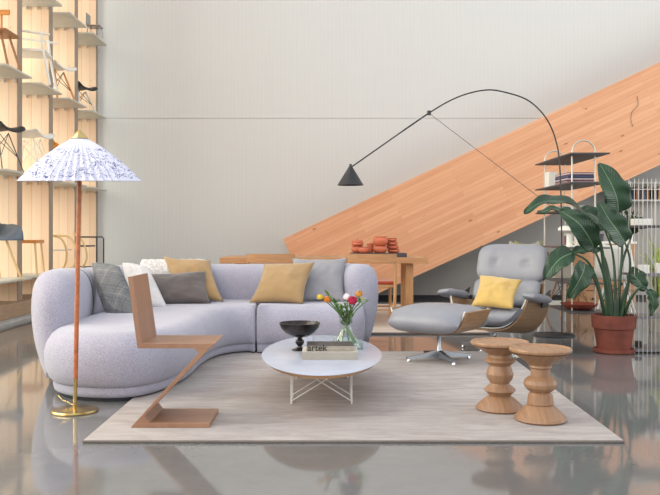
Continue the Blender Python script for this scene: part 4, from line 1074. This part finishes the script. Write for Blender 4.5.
# drawer cabinet behind the plant
dc = thing('drawer_cabinet', 'wide light wooden drawer cabinet standing behind the potted plant', 'cabinet', (0, 0, 0))
YC = 10.3
xa, xb = (578-CX)*YC/F, (636-CX)*YC/F
bm = B(); box(bm, xa, xb, YC, YC+0.5, 0.04, 0.855, bevel=0.004); mk('body', bm, M['drawer'], dc)
bm = B(); box(bm, xa-0.01, xb+0.01, YC-0.01, YC+0.5, 0.856, 0.885, bevel=0.003); mk('worktop', bm, M['white_pl'], dc)
for i in range(4):
    z_ = 0.06+0.2*i
    bm = B(); box(bm, xa+0.012, xb-0.012, YC-0.02, YC-0.001, z_, z_+0.185, bevel=0.003); d = mk('drawer', bm, M['drawer'], dc)
    for px_ in (0.18, 0.56): 
        bm = B(); lathe(bm, [(0, 0), (0.012, 0), (0.014, 0.012), (0, 0.016)], seg=14)
        for v in bm.verts: v.co = Matrix.Rotation(PI/2, 4, 'X') @ v.co
        k = mk('knob', bm, M['black'], d, smooth=True); k.location = (xa+px_, YC-0.021, z_+0.09)
for i, (px_, r_, h_, m_, lb) in enumerate(((628, 0.07, 0.15, 'white_pl', 'white cylindrical planter on the drawer cabinet beside the rods'), (600, 0.05, 0.10, 'slate', 'dark round pot on the drawer cabinet behind the leaves'))):
    bm = B(); lathe(bm, [(0, 0), (r_*0.85, 0), (r_, h_), (r_*0.9, h_), (r_*0.8, 0.02), (0, 0.02)], seg=28); o = mk('planter', bm, M[m_], smooth=True); o.location = ((px_-CX)*(YC+0.2)/F, YC+0.2, 0.886); tag(o, lb, 'planter')
bush = thing('leafy_plant', 'dark small-leaved plant growing in the white planter', 'plant', ((628-CX)*(YC+0.2)/F, YC+0.2, 0.91))
bm = B()
for i in range(70):
    th = random.uniform(0, 2*PI); L = random.uniform(0.06, 0.24); e = random.uniform(0.2, 1.3); d = Vector((math.cos(th)*math.cos(e), math.sin(th)*math.cos(e), math.sin(e)))
    p = d*L+Vector((0, 0, 0.12)); s = d.cross(Vector((0, 0, 1))).normalized()*0.022
    bm.faces.new([bm.verts.new(x) for x in (p, p+d*0.04+s, p+d*0.08, p+d*0.04-s)])
lv = mk('leafage', bm, M['dark_leaf'], bush, recalc=False)
bm = B(); tube(bm, [(0, 0, 0), (0, 0, 0.15)], 0.006, 6); mk('stem', bm, M['dkstem'], bush)
# tall lime grass plant behind rods
gp = thing('grass_plant', 'yellow-green grassy plant in a pale pot behind the rod shelving', 'plant', (3.42, 8.1, 0))
bm = B(); lathe(bm, [(0, 0), (0.13, 0), (0.16, 0.35), (0.14, 0.35), (0.12, 0.3), (0, 0.3)], seg=28); mk('pot', bm, M['linen_book'], gp, smooth=True)
bm = B()
for i in range(110):
    th = random.uniform(0, 2*PI); L = random.uniform(0.4, 0.8); sp_ = random.uniform(0.02, 0.3); d = Vector((math.cos(th), math.sin(th), 0)); s = Vector((-d.y, d.x, 0))*0.008
    b0 = d*0.05+Vector((0, 0, 0.3)); b1 = d*(0.05+sp_*0.5)+Vector((0, 0, 0.3+L*0.65)); b2 = d*(0.05+sp_*1.2)+Vector((0, 0, 0.3+L*0.9))
    v = [bm.verts.new(x) for x in (b0-s, b0+s, b1+s, b1-s, b2)]; bm.faces.new((v[0], v[1], v[2], v[3])); bm.faces.new((v[3], v[2], v[4]))
mk('blades', bm, M['lime_leaf'], gp, recalc=False)

def shell_chair(label, loc, rz, shell_mat, leg_mat, wire=False, h=0.43, group=None, arms=False, name='chair', back=0.36, brace=True):
    t = thing(name, label, 'chair', loc, rz, group)
    bm = B(); G = {}; n, m = 14, 20
    pr = catmull([(0, -0.22, h-0.02), (0, -0.19, h+0.015), (0, -0.05, h), (0, 0.10, h-0.005), (0, 0.19, h+0.05), (0, 0.24, h+back*0.5), (0, 0.28, h+back)], 3)
    for i, p in enumerate(pr):
        f = i/(len(pr)-1); wv = 0.23 if f < 0.6 else 0.23-0.06*((f-0.6)/0.4)**2
        for k in range(-6, 7):
            u = k/6; side = (abs(u)**2.5)*(0.05 if not arms else 0.16*math.sin(PI*min(1, f*1.15)))
            G[i, k] = bm.verts.new((u*wv*(1-0.0*f), p.y-(abs(u)**2)*0.05*f, p.z+side))
    for i in range(len(pr)-1):
        for k in range(-6, 6): bm.faces.new((G[i, k], G[i+1, k], G[i+1, k+1], G[i, k+1]))
    o = mk('shell', bm, shell_mat, t, smooth='all'); md = o.modifiers.new('s', 'SOLIDIFY'); md.thickness = 0.012
    for sx in (-1, 1):
        for sy in (-1, 1):
            bm = B(); tube(bm, [(sx*0.10, sy*0.10, h-0.015), (sx*0.21, sy*0.22, 0.0)], 0.006 if wire else 0.013, 8); mk('leg', bm, leg_mat, t, smooth=True)
    if not brace: return t
    bm = B()
    for s in (-1, 1):
        tube(bm, [(s*0.10, -0.10, h-0.02), (s*0.17, 0.18, h*0.35)], 0.004, 6); tube(bm, [(s*0.10, 0.10, h-0.02), (s*0.17, -0.18, h*0.35)], 0.004, 6)
        tube(bm, [(-0.10, s*0.10, h-0.02), (0.17, s*0.18, h*0.35)], 0.004, 6); tube(bm, [(0.10, s*0.10, h-0.02), (-0.17, s*0.18, h*0.35)], 0.004, 6)
    mk('wire_brace', bm, M['black'] if not wire else leg_mat, t, smooth=True)
    return t
shell_chair('white moulded chair seen behind the potted plant stalks', (3.45, 9.5, 0), 2.7, M['white_pl'], M['white_metal'], group=None, back=0.42)
shell_chair('beige moulded chair just behind the tall metal rack', (2.45, 9.85, 0), 2.9, M['linen_book'], M['white_metal'], back=0.42)
shell_chair('olive green chair visible past the lounge chair headrest', (2.74, 10.75, 0), PI-0.3, M['olive'], M['white_metal'], back=0.42)
shell_chair('tan wooden chair with a curved back behind the rack poles', (2.99, 9.8, 0), 3.3, M['drawer'], M['drawer'], back=0.42)
# white low bench between
wb = thing('side_table', 'white rectangular wire side table near the wall beyond the lounge chair', 'table', (2.62, 11.3, 0))
bm = B(); box(bm, -0.2, 0.3, -0.2, 0.2, 0.28, 0.30); mk('tabletop', bm, M['white_metal'], wb)
bm = B()
for sx in (-0.19, 0.05, 0.29):
    tube(bm, [(sx, -0.19, 0), (sx, -0.19, 0.28)], 0.008, 6); tube(bm, [(sx, 0.19, 0), (sx, 0.19, 0.28)], 0.008, 6)
for z in (0.08, 0.18): tube(bm, [(-0.19, -0.19, z), (0.29, -0.19, z)], 0.008, 6)
mk('wire_base', bm, M['white_metal'], wb)

# ------------------------------------------------------------------ left facade shelves and display chairs
SHZ = [0.49, 1.665, 2.765, 3.885, 5.0]
bayshelf = []
first = None
lvl = ['lowest', 'second', 'third', 'fourth', 'fifth']; bay = ['nearest the camera', 'second', 'third', 'farthest, at the back wall corner']
for bi in range(4):
    D = fins[8+bi]
    for li, z in enumerate(SHZ):
        if li == 4 and bi < 2: continue
        full = li == 0
        y0 = D-(PITCH-0.14 if full else 0.74); 
        t = thing('display_shelf', '', 'shelf', (0, D, z), 0, 'display shelves between the pine fins')
        t['label'] = 'pale display shelf, %s level, on the %s pine fin' % (lvl[li], ['first', 'second', 'third', 'fourth'][bi])
        bm = B(); box(bm, -4.3, -3.33, y0-D, -0.003, -0.022, 0, bevel=0.002); mk('board', bm, M['shelf_paint'], t)
        bm = B()
        for q in range(3): box(bm, -3.78+0.13*q, -3.772+0.13*q, -0.04, -0.004, -0.062, -0.023)
        mk('bracket', bm, M['white_metal'], t)
def zs(l): return SHZ[l]+0.001
xs = lambda px, D: (px-CX)*D/F
# row 1 (lowest)
shell_chair('blue-grey shell chair with wooden legs on the lowest wall shelf, left edge', (-3.60, 8.66, zs(0)), 0.9, M['grey_pl'], M['birch'], h=0.44, back=0.28, arms=True, brace=False)
def frame_table(name, label, cat, loc, rz, w_, d_, h_, th, mat, legmat, arch=False):
    t = thing(name, label, cat, loc, rz)
    bm = B(); box(bm, -w_/2, w_/2, -d_/2, d_/2, h_-th, h_, bevel=0.006); mk('seat' if cat != 'table' else 'tabletop', bm, mat, t)
    for sx in (-1, 1):
        for sy in (-1, 1):
            bm = B(); tube(bm, [(sx*(w_/2-0.03), sy*(d_/2-0.04), h_-th), (sx*(w_/2-0.0), sy*(d_/2-0.01), 0)], 0.013, 8); mk('leg', bm, legmat, t, smooth=True)
    return t
frame_table('stool', 'honey-coloured wooden stool on the lowest wall shelf beside the shell chair', 'stool', (-3.64, 9.72, zs(0)), 0.1, 0.36, 0.36, 0.42, 0.04, M['honey'], M['birch'])
lcg = thing('cantilever_chair', 'bent birch loop chair on the lowest wall shelf behind the floor lamp', 'chair', (-3.55, 10.72, zs(0)), 0)
for s in (-0.2, 0.2):
    bm = B(); tube(bm, catmull([(-0.33, s, 0.46), (-0.1, s, 0.47), (0.07, s, 0.44), (0.15, s, 0.28), (0.13, s, 0.08), (0.03, s, 0.02), (-0.30, s, 0.02)], 6), 0.014, 8); mk('side_loop', bm, M['birch'], lcg, smooth=True)
bm = B(); box(bm, -0.28, 0.10, -0.19, 0.19, 0.27, 0.285, bevel=0.004); mk('seat', bm, M['white_metal'], lcg)
bm = B(); tube(bm, catmull([(0.18, 0, 0.50), (0.30, 0, 0.40), (0.36, 0, 0.2), (0.30, 0, 0.05), (0.18, 0, 0.02)], 6), 0.013, 8); mk('back_loop', bm, M['birch'], lcg, smooth=True)
tcg = thing('tube_chair', 'black steel tube chair on the lowest wall shelf in the back corner', 'chair', (-3.50, 11.6, zs(0)), 0)
for s in (-0.18, 0.18):
    bm = B(); tube(bm, [(-0.15, s, 0.45), (0.22, s, 0.45), (0.24, s, 0.43), (0.24, s, 0.02), (0.22, s, 0.01), (-0.2, s, 0.01)], 0.010, 8); mk('side_frame', bm, M['slate'], tcg, smooth=True)
bm = B(); box(bm, -0.25, 0.12, -0.17, 0.17, 0.31, 0.33, bevel=0.004); mk('seat', bm, M['slate'], tcg)
# row 2
shell_chair('black wire-legged chair on the second wall shelf, left edge', (-3.60, 8.72, zs(1)), 1.4, M['black'], M['slate'], wire=True, h=0.44, back=0.06)
shell_chair('white low-backed chair on the second wall shelf above the lamp shade', (-3.60, 9.72, zs(1)), 1.5, M['white_pl'], M['white_metal'], wire=True, h=0.49, back=0.08)
shell_chair('orange moulded chair on the second wall shelf beside the lamp shade', (-3.62, 10.75, zs(1)), 1.2, M['orange_pl'], M['white_metal'], wire=True, h=0.44, back=0.20)
# row 3
wcg = thing('wooden_chair', 'brown wooden chair with open back on the third wall shelf, left edge', 'chair', (-3.62, 8.78, zs(2)), 0)
bm = B(); box(bm, -0.22, 0.20, -0.2, 0.2, 0.40, 0.43, bevel=0.01); mk('seat', bm, M['brownw'], wcg)
bm = B(); box(bm, -0.14, 0.10, 0.14, 0.17, 0.66, 0.72, bevel=0.008); mk('backrest', bm, M['honey'], wcg)
bm = B(); tube(bm, [(0.0, 0.17, 0.42), (0.0, 0.17, 0.68)], 0.014, 8); mk('back_post', bm, M['honey'], wcg, smooth=True)
for sx in (-1, 1):
    for sy in (-1, 1):
        bm = B(); tube(bm, [(sx*0.11, sy*0.12, 0.40), (sx*0.22, sy*0.19, 0)], 0.014, 8); mk('leg', bm, M['brownw'], wcg, smooth=True)
def arm_chair(label, loc, rz, mat):
    t = thing('armchair', label, 'chair', loc, rz)
    bm = B(); box(bm, -0.25, 0.25, -0.22, 0.22, 0.40, 0.43, bevel=0.006); mk('seat', bm, mat, t)
    for s in (-0.22, 0.22):
        bm = B(); tube(bm, [(-0.28, s, 0.0), (-0.24, s, 0.52), (-0.26, s, 0.82)], 0.015, 8); tube(bm, [(0.30, s, 0.0), (0.22, s, 0.42), (0.20, s, 0.64)], 0.015, 8); tube(bm, [(-0.25, s, 0.66), (0.30, s, 0.60)], 0.015, 8); mk('side_frame', bm, mat, t, smooth=True)
    bm = B()
    for q in range(5): tube(bm, [(-0.25, -0.22, 0.52+0.07*q), (-0.25, 0.22, 0.52+0.07*q)], 0.009, 6)
    mk('backrest', bm, mat, t, smooth=True)
    return t
arm_chair('white slatted armchair on the third wall shelf beside the brown chair', (-3.62, 9.74, zs(2)), 0.15, M['white_pl'])
shell_chair('white shell chair with crossed wooden legs on the third wall shelf', (-3.66, 10.74, zs(2)), 1.3, M['white_pl'], M['honey'], h=0.42, back=0.05)
shell_chair('black shell chair on the third wall shelf in the back corner', (-3.64, 11.66, zs(2)), 1.3, M['black'], M['white_metal'], h=0.32, back=0.07)
# row 4
t = thing('metal_chair', 'silver metal chair on the fourth wall shelf in the back corner', 'chair', (-3.38, 11.75, zs(3)), 0); t.scale = (0.65, 0.65, 0.65)
bm = B(); box(bm, -0.15, 0.15, -0.15, 0.15, 0.20, 0.23, bevel=0.005); mk('seat', bm, M['alu'], t)
bm = B(); box(bm, -0.16, -0.14, -0.15, 0.15, 0.23, 0.50, bevel=0.005); mk('backrest', bm, M['alu'], t)
for sx in (-1, 1):
    for sy in (-1, 1):
        bm = B(); tube(bm, [(sx*0.12, sy*0.12, 0.20), (sx*0.14, sy*0.14, 0)], 0.01, 8); mk('leg', bm, M['alu'], t, smooth=True)
